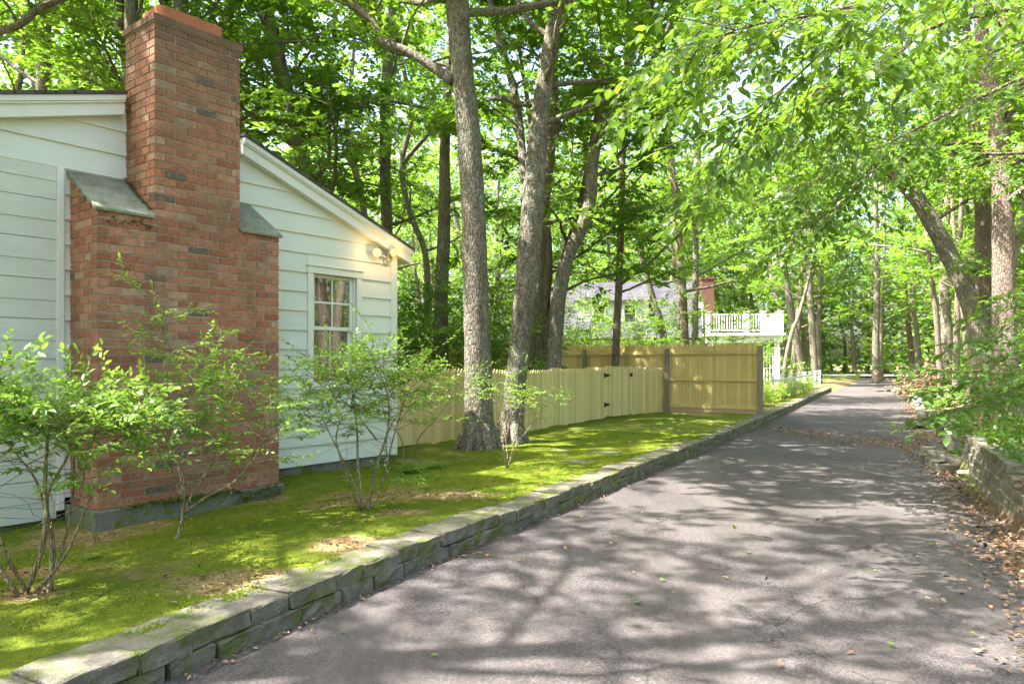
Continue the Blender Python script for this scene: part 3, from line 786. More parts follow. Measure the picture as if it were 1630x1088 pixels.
for i in range(8):
    p = TA+TD*2.44*i; m = MB(); m.frame_box(TA, TD, tn, UP, 2.44*i-.055, 2.44*i+.055, -.10, .0-.001, H(p.x, p.y)-.1 if i else -.05, 1.93 if i == 0 else 1.86)
    bevel(m.build('post', POST, tall), .006)

# white rail fence beyond
w0 = Vector((9.0, 25.0, 0)); wd_ = Vector((8.4, 16.0, 0)).normalized(); wnn = Vector((wd_.y, -wd_.x, 0))
wf = thing('white_rail_fence', w0, 'low white post and rail fence behind the green hedge', 'fence')
L2 = 18; m = MB()
for zz in (.35, .72): m.frame_box(w0, wd_, wnn, UP, 0, L2, -.03, -.002, zz+.1, zz+.19)
m.build('rail', WTRIM, wf)
for i in range(8):
    m = MB(); m.frame_box(w0, wd_, wnn, UP, i*2.5-.08, i*2.5+.08, -.15, -.035, 0, 1.0); m.frame_box(w0, wd_, wnn, UP, i*2.5-.10, i*2.5+.10, -.18, -.0, 1.001, 1.04); m.build('post', WTRIM, wf)

# ---------------------------------------------------------------- far house
def P(px, py, Y): return at(px, py, Y)
fh = thing('cape_house', (8, 38, 0), 'distant white house with grey shingle roof, dormer and railed balcony beyond the fences', 'house')
ex, ey = Vector((0.985, -0.17, 0)), Vector((0.17, 0.985, 0)); FO = Vector((1.9, 38.4, 0)); ND = Vector((0, 0, 0))
def fbx(mb, x0, x1, y0, y1, z0, z1, rnd=.5, mi=0): mb.frame_box(FO, ex, ey, UP, x0, x1, y0, y1, z0, z1, rnd, mi)
def FP(x, y, z): return FO+ex*x+ey*y+UP*z
m = MB(); fbx(m, 0, 7.6, 0, 7.0, 0, 2.75)
m.prism([FP(0, 0, 2.751), FP(0, 7, 2.751), FP(0, 3.5, 5.75)], [FP(7.6, 0, 2.751), FP(7.6, 7, 2.751), FP(7.6, 3.5, 5.75)])
fbx(m, 1.5, 5.2, .75, 3.0, 3.35, 4.75)                      # dormer box
for i in range(9): fbx(m, 1.49, 5.21, .735, .749, 3.36+i*.15, 3.49+i*.15)
fbx(m, 7.61, 8.0, 1.0, 6.0, 0, 4.6)
m.build('wall', WHITE, fh)
m = MB()
m.prism([FP(-.3, -.35, 2.72), FP(-.3, 3.5, 6.02), FP(-.3, 3.5, 5.90), FP(-.3, -.25, 2.62)], [FP(7.9, -.35, 2.72), FP(7.9, 3.5, 6.02), FP(7.9, 3.5, 5.90), FP(7.9, -.25, 2.62)])
m.prism([FP(-.3, 7.35, 2.72), FP(-.3, 3.51, 6.02), FP(-.3, 3.51, 5.90), FP(-.3, 7.25, 2.62)], [FP(7.9, 7.35, 2.72), FP(7.9, 3.51, 6.02), FP(7.9, 3.51, 5.90), FP(7.9, 7.25, 2.62)])
m.prism([FP(1.3, .5, 4.76), FP(1.3, 3.0, 5.6), FP(1.3, 3.0, 5.5), FP(1.3, .5, 4.66)], [FP(5.4, .5, 4.76), FP(5.4, 3.0, 5.6), FP(5.4, 3.0, 5.5), FP(5.4, .5, 4.66)])
m.build('roof', SHINGLE, fh)
m = MB(); fbx(m, 8.02, 8.66, 2.2, 3.2, 0, 5.95); fbx(m, 7.98, 8.7, 2.15, 3.25, 5.951, 6.05)
tb = NT('far_chimney_brick'); bt = tb.node('ShaderNodeTexBrick', Vector=tb.mapping((1, 1, 1), (R(90), 0, 0)), Color1=(.075, .024, .019, 1), Color2=(.11, .036, .027, 1), Mortar=(.09, .075, .06, 1), Scale=4.0)
m.build('chimney', tb.bsdf(bt.outputs[0], .9), fh)
DARKG = NT('dark_glass').bsdf((0.035, 0.04, 0.04), 0.08, None, 0.6)
for (x0, z0, w_, h_, yy) in ((2.35, 3.62, .55, .85, .73), (3.95, 3.62, .55, .85, .73)):
    m = MB(); fbx(m, x0-.09, x0+w_+.09, yy-.05, yy-.006, z0-.09, z0+h_+.09)
    f_ = m.build('window', WTRIM, fh)
    m = MB(); fbx(m, x0, x0+w_, yy-.058, yy-.0505, z0, z0+h_*.48); fbx(m, x0, x0+w_, yy-.058, yy-.0505, z0+h_*.52, z0+h_); m.build('pane', DARKG, f_)
m = MB(); fbx(m, 7.62, 7.95, .9, .999, 3.1, 4.4); f_ = m.build('window', WTRIM, fh); m = MB(); fbx(m, 7.66, 7.9, .88, .899, 3.2, 4.3); m.build('pane', DARKG, f_)
# porch with balcony
bx0, bx1, by0, by1 = 8.0, 11.6, -0.9, 4.2
m = MB(); fbx(m, bx0, bx1, by0, by1, 2.45, 2.80); fbx(m, bx0-.1, bx1+.12, by0-.12, by1, 2.801, 2.93)
m.build('porch_beam', WTRIM, fh)
rl = MB(); 
for z0 in (3.02, 3.80): fbx(rl, bx0, bx1-.1, by0-.03, by0+.03, z0, z0+.07); fbx(rl, bx1-.13, bx1-.07, by0+.05, by1, z0, z0+.07)
x = bx0+.08
while x < bx1-.15: fbx(rl, x, x+.045, by0-.02, by0+.02, 3.091, 3.799); x += .125
y = by0+.1
while y < by1: fbx(rl, bx1-.12, bx1-.08, y, y+.045, 3.091, 3.799); y += .13
rl.build('railing', WTRIM, fh)
for (x, y) in ((bx0+.05, by0), (bx0+1.9, by0), (bx1-.9, by0), (bx1-.1, by0), (bx1-.1, by1)):
    m = MB(); fbx(m, x-.11, x+.11, y-.11, y+.11, 2.931, 3.95); fbx(m, x-.14, x+.14, y-.14, y+.14, 3.951, 4.0); m.build('balcony_post', WTRIM, fh)
for (x, y) in ((bx0+.2, by0+.15), (bx1-.25, by0+.15), (bx1-.25, by1-.2), (bx1-1.3, by0+.15)):
    m = MB(); fbx(m, x-.12, x+.12, y-.12, y+.12, 0, 2.449); m.build('column', WTRIM, fh)
m = MB(); x = bx1-1.15
while x < bx1-.4: fbx(m, x, x+.03, by0+.14, by0+.17, .3, 2.3); x += .14
z_ = .35
while z_ < 2.3: fbx(m, bx1-1.2, bx1-.4, by0+.171, by0+.19, z_, z_+.03); z_ += .28
m.build('lattice', WTRIM, fh)

# ---------------------------------------------------------------- leaves and wood
NPR = np.random.RandomState(11)
TPL = {
 'kite': (np.array([[0, 0, 0], [.45, .30, .07], [1, 0, -.05], [.45, -.30, .07]]), np.array([[0, 2, 1], [0, 3, 2]])),
 'ovate': (np.array([[0, 0, 0], [.28, .25, .06], [.66, .22, .03], [1, 0, -.10], [.66, -.22, .03], [.28, -.25, .06], [.35, 0, 0], [.7, 0, -.03]]),
           np.array([[0, 6, 1], [1, 6, 7], [1, 7, 2], [2, 7, 3], [0, 5, 6], [5, 7, 6], [5, 4, 7], [4, 3, 7]])),
 'lobed': (np.array([[.40, 0, -.03], [0, 0, 0], [.16, .12, .02], [.20, .36, .05], [.40, .17, .0], [.56, .42, .04], [.68, .17, -.02], [1, 0, -.10],
                     [.68, -.17, -.02], [.56, -.42, .04], [.40, -.17, 0], [.20, -.36, .05], [.16, -.12, .02]]),
           np.array([[0, i+1, i] for i in range(1, 12)]+[[0, 1, 12]])),
 'blade': (np.array([[0, -.16, 0], [0, .16, 0], [1, 0, 0]]), np.array([[0, 1, 2]])),
}
def leaves(name, Pn, D, U, size, shape='kite', m=None, parent=None, rnd=None, wid=1.0):
    T_, F_ = TPL[shape]; n = len(Pn)
    D = D/np.maximum(np.linalg.norm(D, axis=1, keepdims=True), 1e-6)
    S_ = np.cross(U, D); S_ /= np.maximum(np.linalg.norm(S_, axis=1, keepdims=True), 1e-6); N_ = np.cross(D, S_)
    sz = size[:, None, None]
    V = Pn[:, None, :]+sz*(T_[None, :, 0:1]*D[:, None, :]+wid*T_[None, :, 1:2]*S_[:, None, :]+T_[None, :, 2:3]*N_[:, None, :])
    F = (F_[None]+np.arange(n)[:, None, None]*len(T_)).reshape(-1, 3)
    if rnd is None: rnd = NPR.rand(n)
    me = np_mesh(name, V.reshape(-1, 3), F, np.repeat(rnd, len(T_)))
    return link(name, me, m, parent)

def curve_path(p, d, L_, n, rg, wander=0.25, lift=0.0):
    pts = [Vector(p)]; d = Vector(d).normalized()
    for i in range(n):
        d = (d+Vector((rg.gauss(0, wander), rg.gauss(0, wander), rg.gauss(0, wander*.6)+lift))).normalized()
        pts.append(pts[-1]+d*(L_/n))
    return pts
def lerp_path(pts, f):
    x = f*(len(pts)-1); i = min(int(x), len(pts)-2); return pts[i].lerp(pts[i+1], x-i), (pts[i+1]-pts[i]).normalized()

class Plant:
    """collects wood in one mesh, leaves in another"""
    def __init__(s, seed): s.w = MB(); s.rg = random.Random(seed); s.P = []; s.D = []; s.U = []; s.S = []; s.R = []
    def twig(s, p, d, L_, nl, lsz, r=0.003, wood=True, droop=-0.05, flat=0.35, sides=3, paired=False):
        rg = s.rg; pts = curve_path(p, d, L_, 3, rg, .12, droop)
        if wood: s.w.tube(pts, [r, r*.8, r*.6, r*.3], sides, cap=False)
        tone = rg.random()
        for i in range(nl):
            f = (i+.7)/nl; q, t = lerp_path(pts, min(f, .999))
            side = 1 if i % 2 else -1
            up = Vector((rg.gauss(0, flat), rg.gauss(0, flat), 1)).normalized()
            lat = t.cross(up)*side
            ld = (t*.65+lat*rg.uniform(.5, 1.1)+Vector((0, 0, rg.gauss(-.12, .2)))) if i < nl-1 else t
            s.P.append(tuple(q)); s.D.append(tuple(ld)); s.U.append(tuple(up)); s.S.append(lsz*rg.uniform(.65, 1.15)); s.R.append(min(1, max(0, tone*.6+rg.random()*.4)))
    def finish(s, root, bark, leafm, shape, wood_name='trunk', leaf_name='crown', wid=1.0):
        o = s.w.build(wood_name, bark, root)
        if s.P:
            c = leaves(leaf_name, np.array(s.P), np.array(s.D), np.array(s.U), np.array(s.S), shape, leafm, root, np.array(s.R), wid)

def smooth_path(pts, rad, sub=4):
    P_ = []; R_ = []
    n = len(pts)
    for i in range(n-1):
        p0, p1, p2, p3 = pts[max(i-1, 0)], pts[i], pts[i+1], pts[min(i+2, n-1)]
        for k in range(sub):
            t = k/sub; t2 = t*t; t3 = t2*t
            P_.append(.5*((2*p1)+(p2-p0)*t+(2*p0-5*p1+4*p2-p3)*t2+(3*p1-p0-3*p2+p3)*t3)); R_.append(rad[i]*(1-t)+rad[i+1]*t)
    P_.append(pts[-1]); R_.append(rad[-1]); return P_, R_

def limbs(pl, pts, rad, zmin, n, Lr, lsz, nt_, nl, sides=5, outx=1.0, twigwood=True, topL=None, updir=.35, gap=.15):
    """boughs off a trunk path: each forks into branchlets that carry leafy twigs"""
    rg = pl.rg; cand = [i for i in range(len(pts)-1) if pts[i].z > zmin]
    if not cand: return
    for j in range(n):
        i = cand[int((j+rg.random())/n*len(cand))] if len(cand) > 1 else cand[0]
        az = j*2.4+rg.uniform(-.4, .4); fr_ = (i-cand[0])/max(1, len(cand))
        Lb = rg.uniform(*Lr)*(1-.45*fr_)
        d = Vector((math.cos(az)*outx, math.sin(az), updir+.6*fr_+rg.uniform(-.15, .3)))
        path = curve_path(pts[i], d, Lb, 7, rg, .17, .02)
        r0 = min(rad[i]*.42, .014+.011*Lb)
        pl.w.tube(path, [r0*(1-.85*k/7) for k in range(8)], sides, cap=False)
        for b_ in range(nt_):
            f = .25+.75*(b_+rg.random())/nt_
            q, t = lerp_path(path, min(f, .999)); side = 1 if b_ % 2 else -1
            dd = (t*.8+t.cross(Vector((0, 0, 1)))*side*rg.uniform(.6, 1.2)+Vector((0, 0, rg.uniform(-.25, .35)))).normalized()
            l2 = Lb*rg.uniform(.22, .42)*(1.15-f*.5); bp = curve_path(q, dd, l2, 4, rg, .2, -.02)
            pl.w.tube(bp, [r0*.28, r0*.22, r0*.16, r0*.1, r0*.05], 3, cap=False)
            for c in range(max(2, int(l2/gap))):
                g = (c+1)/max(2, int(l2/gap)); q2, t2_ = lerp_path(bp, min(g, .999)); sd_ = 1 if c % 2 else -1
                td = t2_*.8+t2_.cross(Vector((0, 0, 1)))*sd_*rg.uniform(.4, 1.1)+Vector((rg.gauss(0, .2), rg.gauss(0, .2), rg.gauss(0, .25)))
                pl.twig(q2, td, rg.uniform(.25, .5), nl, lsz, .004, twigwood)

def traced_tree(name, label, Y, path, top=None, dY=0.0, n=9, Lr=(2.2, 3.8), zmin=3.0, lsz=.14, nt_=12, nl=9, seed=1, bark=None, leafm=None,
                shape='lobed', sides=14, flare=True, extra=(), boughs=(), group=None, cat='tree', twigwood=True, outx=1.0, gap=.15):
    """path: (px, py, width px) from the base up"""
    k = len(path); pts = []; rad = []
    for i, (px, py, w) in enumerate(path):
        Yi = Y+dY*i/(k-1); pts.append(at(px, py, Yi)); rad.append(w*Yi/1163/2*.91)
    if top:     # carry the trunk on above the frame
        d = (pts[-1]-pts[-2]).normalized(); rg0 = random.Random(seed)
        m_ = max(2, int((top-pts[-1].z)/1.2)); r0 = rad[-1]
        for i in range(m_):
            d = (d+Vector((rg0.gauss(0, .12), rg0.gauss(0, .12), .25))).normalized()
            pts.append(pts[-1]+d*1.25); rad.append(r0*(1-.85*(i+1)/m_))
    base = Vector((pts[0].x, pts[0].y, H(pts[0].x, pts[0].y)))
    pts.insert(0, base-Vector((0, 0, .15))); rad.insert(0, rad[0]*1.15)
    sp, sr = smooth_path(pts, rad, 5)
    root = thing(name, base, label, cat, group)
    pl = Plant(seed)
    # irregular trunk rings
    pl.w.tube(sp, sr, sides, noise=.045, rng=pl.rg)
    if flare:
        for a in range(6):
            w = a*1.05+pl.rg.uniform(-.2, .2); dv = Vector((math.cos(w), math.sin(w), 0)); r = rad[1]
            pl.w.tube([base+dv*r*.5+UP*r*1.3, base+dv*r*.85+UP*r*.4, base+dv*r*1.15-UP*.02, base+dv*r*1.5-UP*.1], [r*.3, r*.28, r*.2, r*.1], 7, noise=.05, rng=pl.rg)
    limbs(pl, sp, sr, zmin, int(n*1.4), Lr, lsz, nt_, nl, outx=outx, twigwood=twigwood, gap=gap)
    for ep in extra:      # traced boughs (px,py,w,Y)
        q = [at(a, b, c) for a, b, w, c in ep]; r = [w*c/1163/2 for a, b, w, c in ep]
        q2, r2 = smooth_path(q, r, 4); pl.w.tube(q2, r2, 8, noise=.05, rng=pl.rg)
        limbs(pl, q2[3:], r2[3:], -5, max(3, len(ep)+2), (1.0, 2.2), lsz, 8, nl)
    for bp in boughs:     # high boughs added above the frame to shade the drive, world coordinates
        q2, r2 = smooth_path([Vector(v) for v in bp], [.09*(1-.8*i/(len(bp)-1)) for i in range(len(bp))], 4); pl.w.tube(q2, r2, 7, noise=.05, rng=pl.rg)
        limbs(pl, q2[3:], r2[3:], 4, len(bp)*3, (1.2, 2.6), lsz, 10, nl, gap=.17)
    pl.finish(root, bark or BARK, leafm or LEAF_OAK, shape)
    return root

traced_tree('oak_tree', 'thickest oak, straight with grey lichen bark, standing on the moss before the picket fence', 11.4,
    [(762, 712, 68), (762, 690, 56), (762, 640, 50), (760, 560, 46), (757, 450, 44), (753, 330, 42), (745, 200, 40), (735, 100, 38), (728, 0, 41), (722, -140, 34), (716, -300, 28)],
    boughs=(((-.8, 11.3, 7.6), (-.9, 9.4, 8.7), (-1.0, 7.2, 9.2), (-.8, 5.2, 9.6), (-.6, 3.6, 9.7)), ((-.8, 11.3, 7.9), (-2.6, 9.5, 8.8), (-3.2, 7.2, 9.3), (-3.4, 5.2, 9.4))), top=13, seed=21, n=13, Lr=(3.6, 6.2), zmin=6.8, sides=22, lsz=.14, nt_=13,
    extra=([(722, 128, 20, 11.4), (690, 108, 15, 11.5), (650, 82, 14, 11.6), (610, 66, 14, 11.8), (590, 30, 12, 12), (560, 5, 11, 12.2), (520, -30, 9, 12.4), (450, -80, 7, 12.6)],))
traced_tree('oak_tree', 'forked oak on the moss, just right of the thickest oak', 12.3,
    [(812, 708, 56), (814, 680, 42), (822, 600, 37), (832, 500, 37), (842, 400, 41), (850, 300, 38), (858, 200, 33), (868, 120, 29), (884, 20, 24), (896, -80, 20)],
    boughs=(((.7, 12.4, 7.8), (2.0, 10.8, 8.9), (2.9, 8.8, 9.5), (3.4, 6.6, 9.8)), ((.7, 12.4, 8.2), (2.6, 13.2, 9.2), (4.4, 13.6, 9.8))), top=12.5, seed=22, n=12, Lr=(3, 5.2), zmin=5.2, sides=18, lsz=.14,
    extra=([(838, 320, 20, 12.4), (832, 250, 13, 12.7), (822, 160, 12, 13), (800, 80, 11, 13.2), (780, 0, 10, 13.5), (770, -90, 8, 13.8)],))
traced_tree('oak_tree', 'brown trunk directly behind the forked oak, rising behind the low fence', 16.8,
    [(850, 660, 32), (850, 600, 27), (852, 500, 26), (858, 400, 24), (868, 300, 21), (880, 180, 19), (880, 60, 17), (876, -60, 14)], top=12, seed=23, n=9, Lr=(2, 3.6), zmin=4.5, bark=BARK2)
traced_tree('oak_tree', 'thin dark trunk just left of the leaning crooked tree behind the low fence', 17.5,
    [(864, 660, 18), (864, 600, 15), (868, 500, 14), (874, 420, 13), (868, 330, 11), (852, 250, 9), (838, 150, 8)], top=10, seed=24, n=8, Lr=(1.6, 3), zmin=3.6, bark=BARK2)
traced_tree('oak_tree', 'crooked grey tree leaning right behind the low fence, forking high up', 16.2,
    [(876, 660, 33), (880, 600, 28), (886, 520, 25), (893, 450, 24), (905, 405, 24), (925, 365, 23), (940, 315, 21), (943, 260, 21), (955, 212, 19), (985, 150, 15), (1010, 70, 13), (1045, -10, 11), (1080, -90, 9)],
    top=11, seed=25, n=9, Lr=(2, 3.5), zmin=5.4, extra=([(962, 195, 13, 16.2), (1000, 140, 11, 16), (1030, 108, 9, 15.8), (1062, 50, 7, 15.5), (1090, -20, 5, 15.3)],))
traced_tree('maple_tree', 'slim brown tree with one long side branch, right of the crooked tree', 20.3,
    [(978, 652, 17), (979, 600, 14), (982, 520, 13), (986, 430, 13), (989, 350, 11), (992, 250, 9), (995, 150, 8), (998, 20, 6)], top=10.5, seed=26, n=14, Lr=(1.6, 3.4), zmin=3.3, bark=BARK2,
    extra=([(986, 452, 9, 20.3), (1008, 437, 6, 20), (1035, 418, 5, 19.8), (1075, 378, 4, 19.5), (1115, 350, 3, 19)],))
traced_tree('maple_tree', 'light brown trunk in front of the distant white house, left of its twin', 27,
    [(1091, 640, 19), (1090, 560, 16), (1087, 480, 15), (1082, 400, 14), (1074, 300, 12), (1060, 200, 10), (1042, 90, 8), (1030, 0, 7)], top=14, seed=27, n=14, Lr=(2, 4.4), zmin=3.9, bark=BARK2)
traced_tree('maple_tree', 'grey trunk standing just left of the distant brick chimney', 28,
    [(1106, 635, 13), (1106, 560, 12), (1107, 460, 11), (1108, 360, 10), (1112, 250, 8), (1120, 120, 7)], top=14, seed=28, n=13, Lr=(2, 4.2), zmin=4.6)
traced_tree('oak_tree', 'tree leaning left in front of the distant grey roof', 30,
    [(1066, 630, 15), (1060, 560, 13), (1050, 510, 12), (1036, 465, 12), (1022, 410, 11), (1010, 350, 10), (985, 270, 9), (968, 180, 8), (960, 60, 6)], top=14, seed=29, n=14, Lr=(2, 4.2), zmin=4.4)
# trees behind the house
traced_tree('oak_tree', 'curving oak trunk rising behind the right roof slope', 18,
    [(500, 600, 26), (498, 450, 22), (492, 330, 19), (486, 260, 18), (470, 190, 17), (446, 130, 16), (428, 60, 15), (408, -20, 14), (395, -120, 12)], top=13, seed=30, n=11, Lr=(2, 4), zmin=5.2,
    extra=([(492, 290, 9, 18), (520, 262, 7, 17.8), (524, 225, 6, 17.6), (514, 180, 4, 17.4), (512, 130, 3, 17.2)],))
traced_tree('oak_tree', 'straight oak trunk between the roof corner and the thickest trunk', 20,
    [(626, 640, 24), (624, 560, 21), (620, 460, 21), (616, 360, 20), (613, 260, 19), (613, 170, 19), (618, 90, 18), (626, 0, 16), (634, -100, 14)], top=13, seed=31, n=11, Lr=(2, 4), zmin=4.9)
traced_tree('oak_tree', 'grey trunk just left of the brick chimney top behind the roof', 15,
    [(212, 560, 30), (210, 300, 26), (208, 130, 24), (209, 40, 22), (211, -60, 20)], top=12, seed=32, n=10, Lr=(2, 4), zmin=6.0)
traced_tree('oak_tree', 'slim trunk right behind the clay flue of the chimney', 19,
    [(300, 560, 20), (298, 300, 17), (296, 120, 15), (294, 20, 14), (290, -60, 13)], top=12, seed=33, n=10, Lr=(2, 4), zmin=6.2)
traced_tree('oak_tree', 'tree with a thick arching limb at the upper left corner above the roof', 13,
    [(-260, 560, 34), (-250, 400, 30), (-235, 250, 28), (-225, 100, 25), (-215, -60, 22)], top=12, seed=34, n=10, Lr=(2.5, 4.5), zmin=5.8,
    extra=([(-228, 150, 16, 13), (-120, 100, 14, 12.6), (-20, 56, 13, 12.2), (30, 40, 12, 12), (62, 14, 11, 12), (110, -6, 10, 12), (170, -40, 8, 12)],))
traced_tree('oak_tree', 'thin curving tree above the left roof edge', 21,
    [(150, 560, 14), (155, 350, 12), (165, 200, 11), (150, 120, 9), (160, 40, 8), (185, -40, 7)], top=12, seed=35, n=10, Lr=(2, 4), zmin=6.2)
traced_tree('oak_tree', 'dark thin tree beside the right edge of the chimney shaft', 24,
    [(400, 600, 14), (402, 420, 12), (396, 300, 11), (385, 200, 10), (372, 100, 9), (380, 0, 8)], top=13, seed=36, n=10, Lr=(2, 4), zmin=5.5)
traced_tree('oak_tree', 'forked tree with reddish stem between the straight oak and the roof', 26,
    [(600, 640, 15), (598, 520, 14), (595, 430, 12), (580, 340, 12), (562, 250, 11), (552, 200, 9), (560, 120, 7)], top=12, seed=37, n=10, Lr=(2, 4), zmin=5.0, bark=BARK_P)
traced_tree('oak_tree', 'bent dark tree between the straight oak and the thickest trunk', 23,
    [(668, 640, 15), (672, 560, 13), (680, 470, 12), (676, 400, 11), (650, 330, 10), (640, 260, 10), (655, 180, 9), (640, 100, 7)], top=12, seed=38, n=9, Lr=(2, 3.5), zmin=4.6,
    extra=([(640, 262, 9, 23), (680, 215, 7, 22.8), (720, 180, 5, 22.6)],))
# right side
traced_tree('oak_tree', 'massive rough trunk at the right edge, thickest on the right bank', 15,
    [(1603, 640, 48), (1600, 590, 41), (1598, 500, 37), (1597, 400, 34), (1595, 290, 32), (1590, 200, 32), (1580, 150, 26), (1568, 100, 24), (1560, 20, 20), (1555, -60, 18)], top=12, seed=40, n=10, Lr=(2.4, 4), zmin=5.0,
    extra=([(1592, 200, 24, 15), (1612, 165, 20, 14.8), (1640, 130, 16, 14.6), (1680, 60, 12, 14.4)], [(1592, 330, 10, 15), (1630, 300, 8, 14.6), (1690, 270, 6, 14.2)]), bark=BARK_P)
traced_tree('oak_tree', 'big oak leaning left over the driveway from the right bank', 18,
    [(1572, 625, 46), (1568, 580, 38), (1556, 520, 33), (1534, 455, 30), (1505, 395, 29), (1470, 332, 27), (1440, 292, 24), (1405, 250, 18), (1368, 212, 15), (1320, 140, 13), (1285, 75, 12), (1262, 0, 10)],
    top=11, dY=1.5, seed=41, n=11, Lr=(2.2, 3.6), zmin=4.6, outx=.8,
    extra=([(1446, 300, 15, 18.7), (1426, 255, 13, 18.7), (1424, 190, 12, 18.7), (1430, 100, 10, 18.7), (1440, 0, 8, 18.7)],))
traced_tree('oak_tree', 'straight rough trunk between the two largest right-hand trunks', 20,
    [(1560, 625, 40), (1562, 560, 32), (1563, 480, 30), (1566, 380, 27), (1560, 280, 22), (1548, 180, 18), (1540, 60, 14)], top=12, seed=47, n=8, Lr=(2, 3.4), zmin=5.5, bark=BARK2)
for i, (lab, Y_, pth) in enumerate((
    ('pale pinkish slim trunk on the right bank, nearest to the driveway', 33, [(1498, 612, 11), (1494, 560, 9.5), (1490, 500, 9), (1484, 450, 8), (1478, 400, 7.5), (1470, 300, 6), (1466, 200, 5)]),
    ('pale slim trunk on the right bank, middle of three', 31, [(1522, 612, 13), (1522, 560, 11), (1524, 500, 10), (1526, 420, 9), (1530, 330, 7), (1534, 200, 6)]),
    ('pale leaning slim trunk on the right bank, beside the big trunks', 29, [(1542, 615, 9), (1538, 560, 8), (1534, 510, 8), (1528, 450, 7), (1520, 380, 6), (1512, 260, 5)]))):
    traced_tree('birch_tree', lab, Y_, pth, top=11, seed=50+i, n=9, Lr=(1.5, 3), zmin=3.4, bark=BARK_P, sides=9, flare=False)
for i, (lab, Y_, pth, nn) in enumerate((
    ('dark upright trunk at the far end of the driveway by the street', 52, [(1395, 610, 15), (1394, 560, 12), (1395, 500, 11), (1396, 430, 10), (1394, 330, 8), (1398, 220, 6)], 10),
    ('thin trunk right behind the dark upright one at the driveway end', 56, [(1404, 605, 7), (1403, 560, 6), (1404, 480, 5), (1408, 380, 4), (1406, 280, 4)], 8),
    ('thick grey trunk in the clump right of the white porch, leaning left', 46, [(1276, 600, 15), (1274, 570, 13), (1266, 530, 12), (1258, 490, 12), (1250, 430, 10), (1240, 350, 8), (1235, 250, 6)], 10),
    ('thin slanting trunk closest to the white porch', 44, [(1248, 600, 8), (1252, 565, 7), (1262, 525, 7), (1272, 500, 6), (1290, 430, 5), (1300, 360, 4)], 8),
    ('upright thick trunk at the end of the green hedge', 45, [(1297, 600, 14), (1295, 560, 12), (1291, 500, 11), (1288, 440, 10), (1285, 350, 8), (1290, 250, 6)], 10),
    ('slim upright trunk touching the thick one at the hedge end', 46, [(1304, 600, 10), (1303, 560, 8), (1304, 500, 8), (1308, 430, 7), (1312, 330, 6)], 9))):
    traced_tree('roadside_tree', lab, Y_, pth, top=17, seed=60+i, n=nn+4, Lr=(2.2, 5), zmin=5.2 if nn > 8 else 4, lsz=.22, nt_=9, nl=8, gap=.2, shape='kite', sides=9, flare=False, twigwood=False)

# generic wood trees: prototypes, then copies
def wood_tree(seed, h, label, bark, zmin=3.6, lsz=.19, n=15, group=None):
    rg = random.Random(seed); pts = [Vector((0, 0, -.2))]; d = Vector((rg.gauss(0, .05), rg.gauss(0, .05), 1)); r0 = .13+h*.006
    for i in range(12):
        d = (d+Vector((rg.gauss(0, .07), rg.gauss(0, .07), .12))).normalized(); pts.append(pts[-1]+d*h/12)
    rad = [r0*(1.25 if i == 0 else 1)*(1-.85*i/12) for i in range(13)]
    root = thing('wood_tree', (0, 0, 0), label, 'tree', group); pl = Plant(seed)
    sp, sr = smooth_path(pts, rad, 2); pl.w.tube(sp, sr, 9, noise=.05, rng=rg)
    limbs(pl, sp, sr, zmin, n, (2.2, 4.4), lsz, 11, 8, twigwood=False, gap=.16)
    pl.finish(root, bark, LEAF_FAR, 'kite'); return root
protos = [wood_tree(70, 14, 'x', BARK, 3.4), wood_tree(71, 13, 'x', BARK2, 2.8, n=17), wood_tree(72, 15, 'x', BARK, 4.2, n=16), wood_tree(73, 12, 'x', BARK2, 2.2, n=17)]
spots = []
rg = random.Random(5)
zones = [
 # (count, px range, Y range, label, group)
 (9, (-160, 420), (17, 27), 'woodland tree with a full crown standing close behind the white gable house', 'woodland trees close behind the house'),
 (15, (-150, 700), (27, 50), 'slim woodland tree standing in the woods behind the white gable house', 'woodland trees behind the house'),
 (13, (640, 1130), (44, 66), 'woodland tree standing in the woods behind the distant house roof', 'woodland trees behind the far house'),
 (9, (1120, 1310), (50, 70), 'woodland tree standing right of the balcony of the distant house', 'woodland trees beside the balcony'),
 (13, (1270, 1490), (84, 105), 'woodland tree standing across the street at the end of the driveway', 'woodland trees across the street'),
 (15, (1430, 1800), (24, 58), 'woodland tree standing on the right bank behind the pale slim trunks', 'woodland trees on the right bank'),
]
first = {}
pi = 0; placed = []
for (cnt, pr, yr, lab, grp) in zones:
    done = 0; tries = 0
    while done < cnt and tries < 500:
        tries += 1
        px_ = pr[0]+(pr[1]-pr[0])*(done+rg.random())/cnt; Y_ = rg.uniform(*yr); x = (px_-815)/1163*Y_
        if XL(Y_)-2 < x < XR(Y_)+1.5 and Y_ < 84: continue
        q = FO-Vector((x, Y_, 0))
        if -3 < x-FO.x < 15 and -4 < Y_-FO.y < 8.5: continue
        if any((x-a)**2+(Y_-b_)**2 < 6 for a, b_ in placed): continue
        placed.append((x, Y_)); j = pi % 4; pi += 1
        sc = rg.uniform(1.05, 1.45)
        if j not in first:
            o = protos[j]; first[j] = 1; o.location = (x, Y_, H(x, Y_)); o.rotation_euler[2] = rg.uniform(0, 6.28); o.scale = (sc,)*3; o['label'] = lab
        else: o = dup(protos[j], (x, Y_, H(x, Y_)), rg.uniform(0, 6.28), sc, lab)
        o['group'] = grp; done += 1
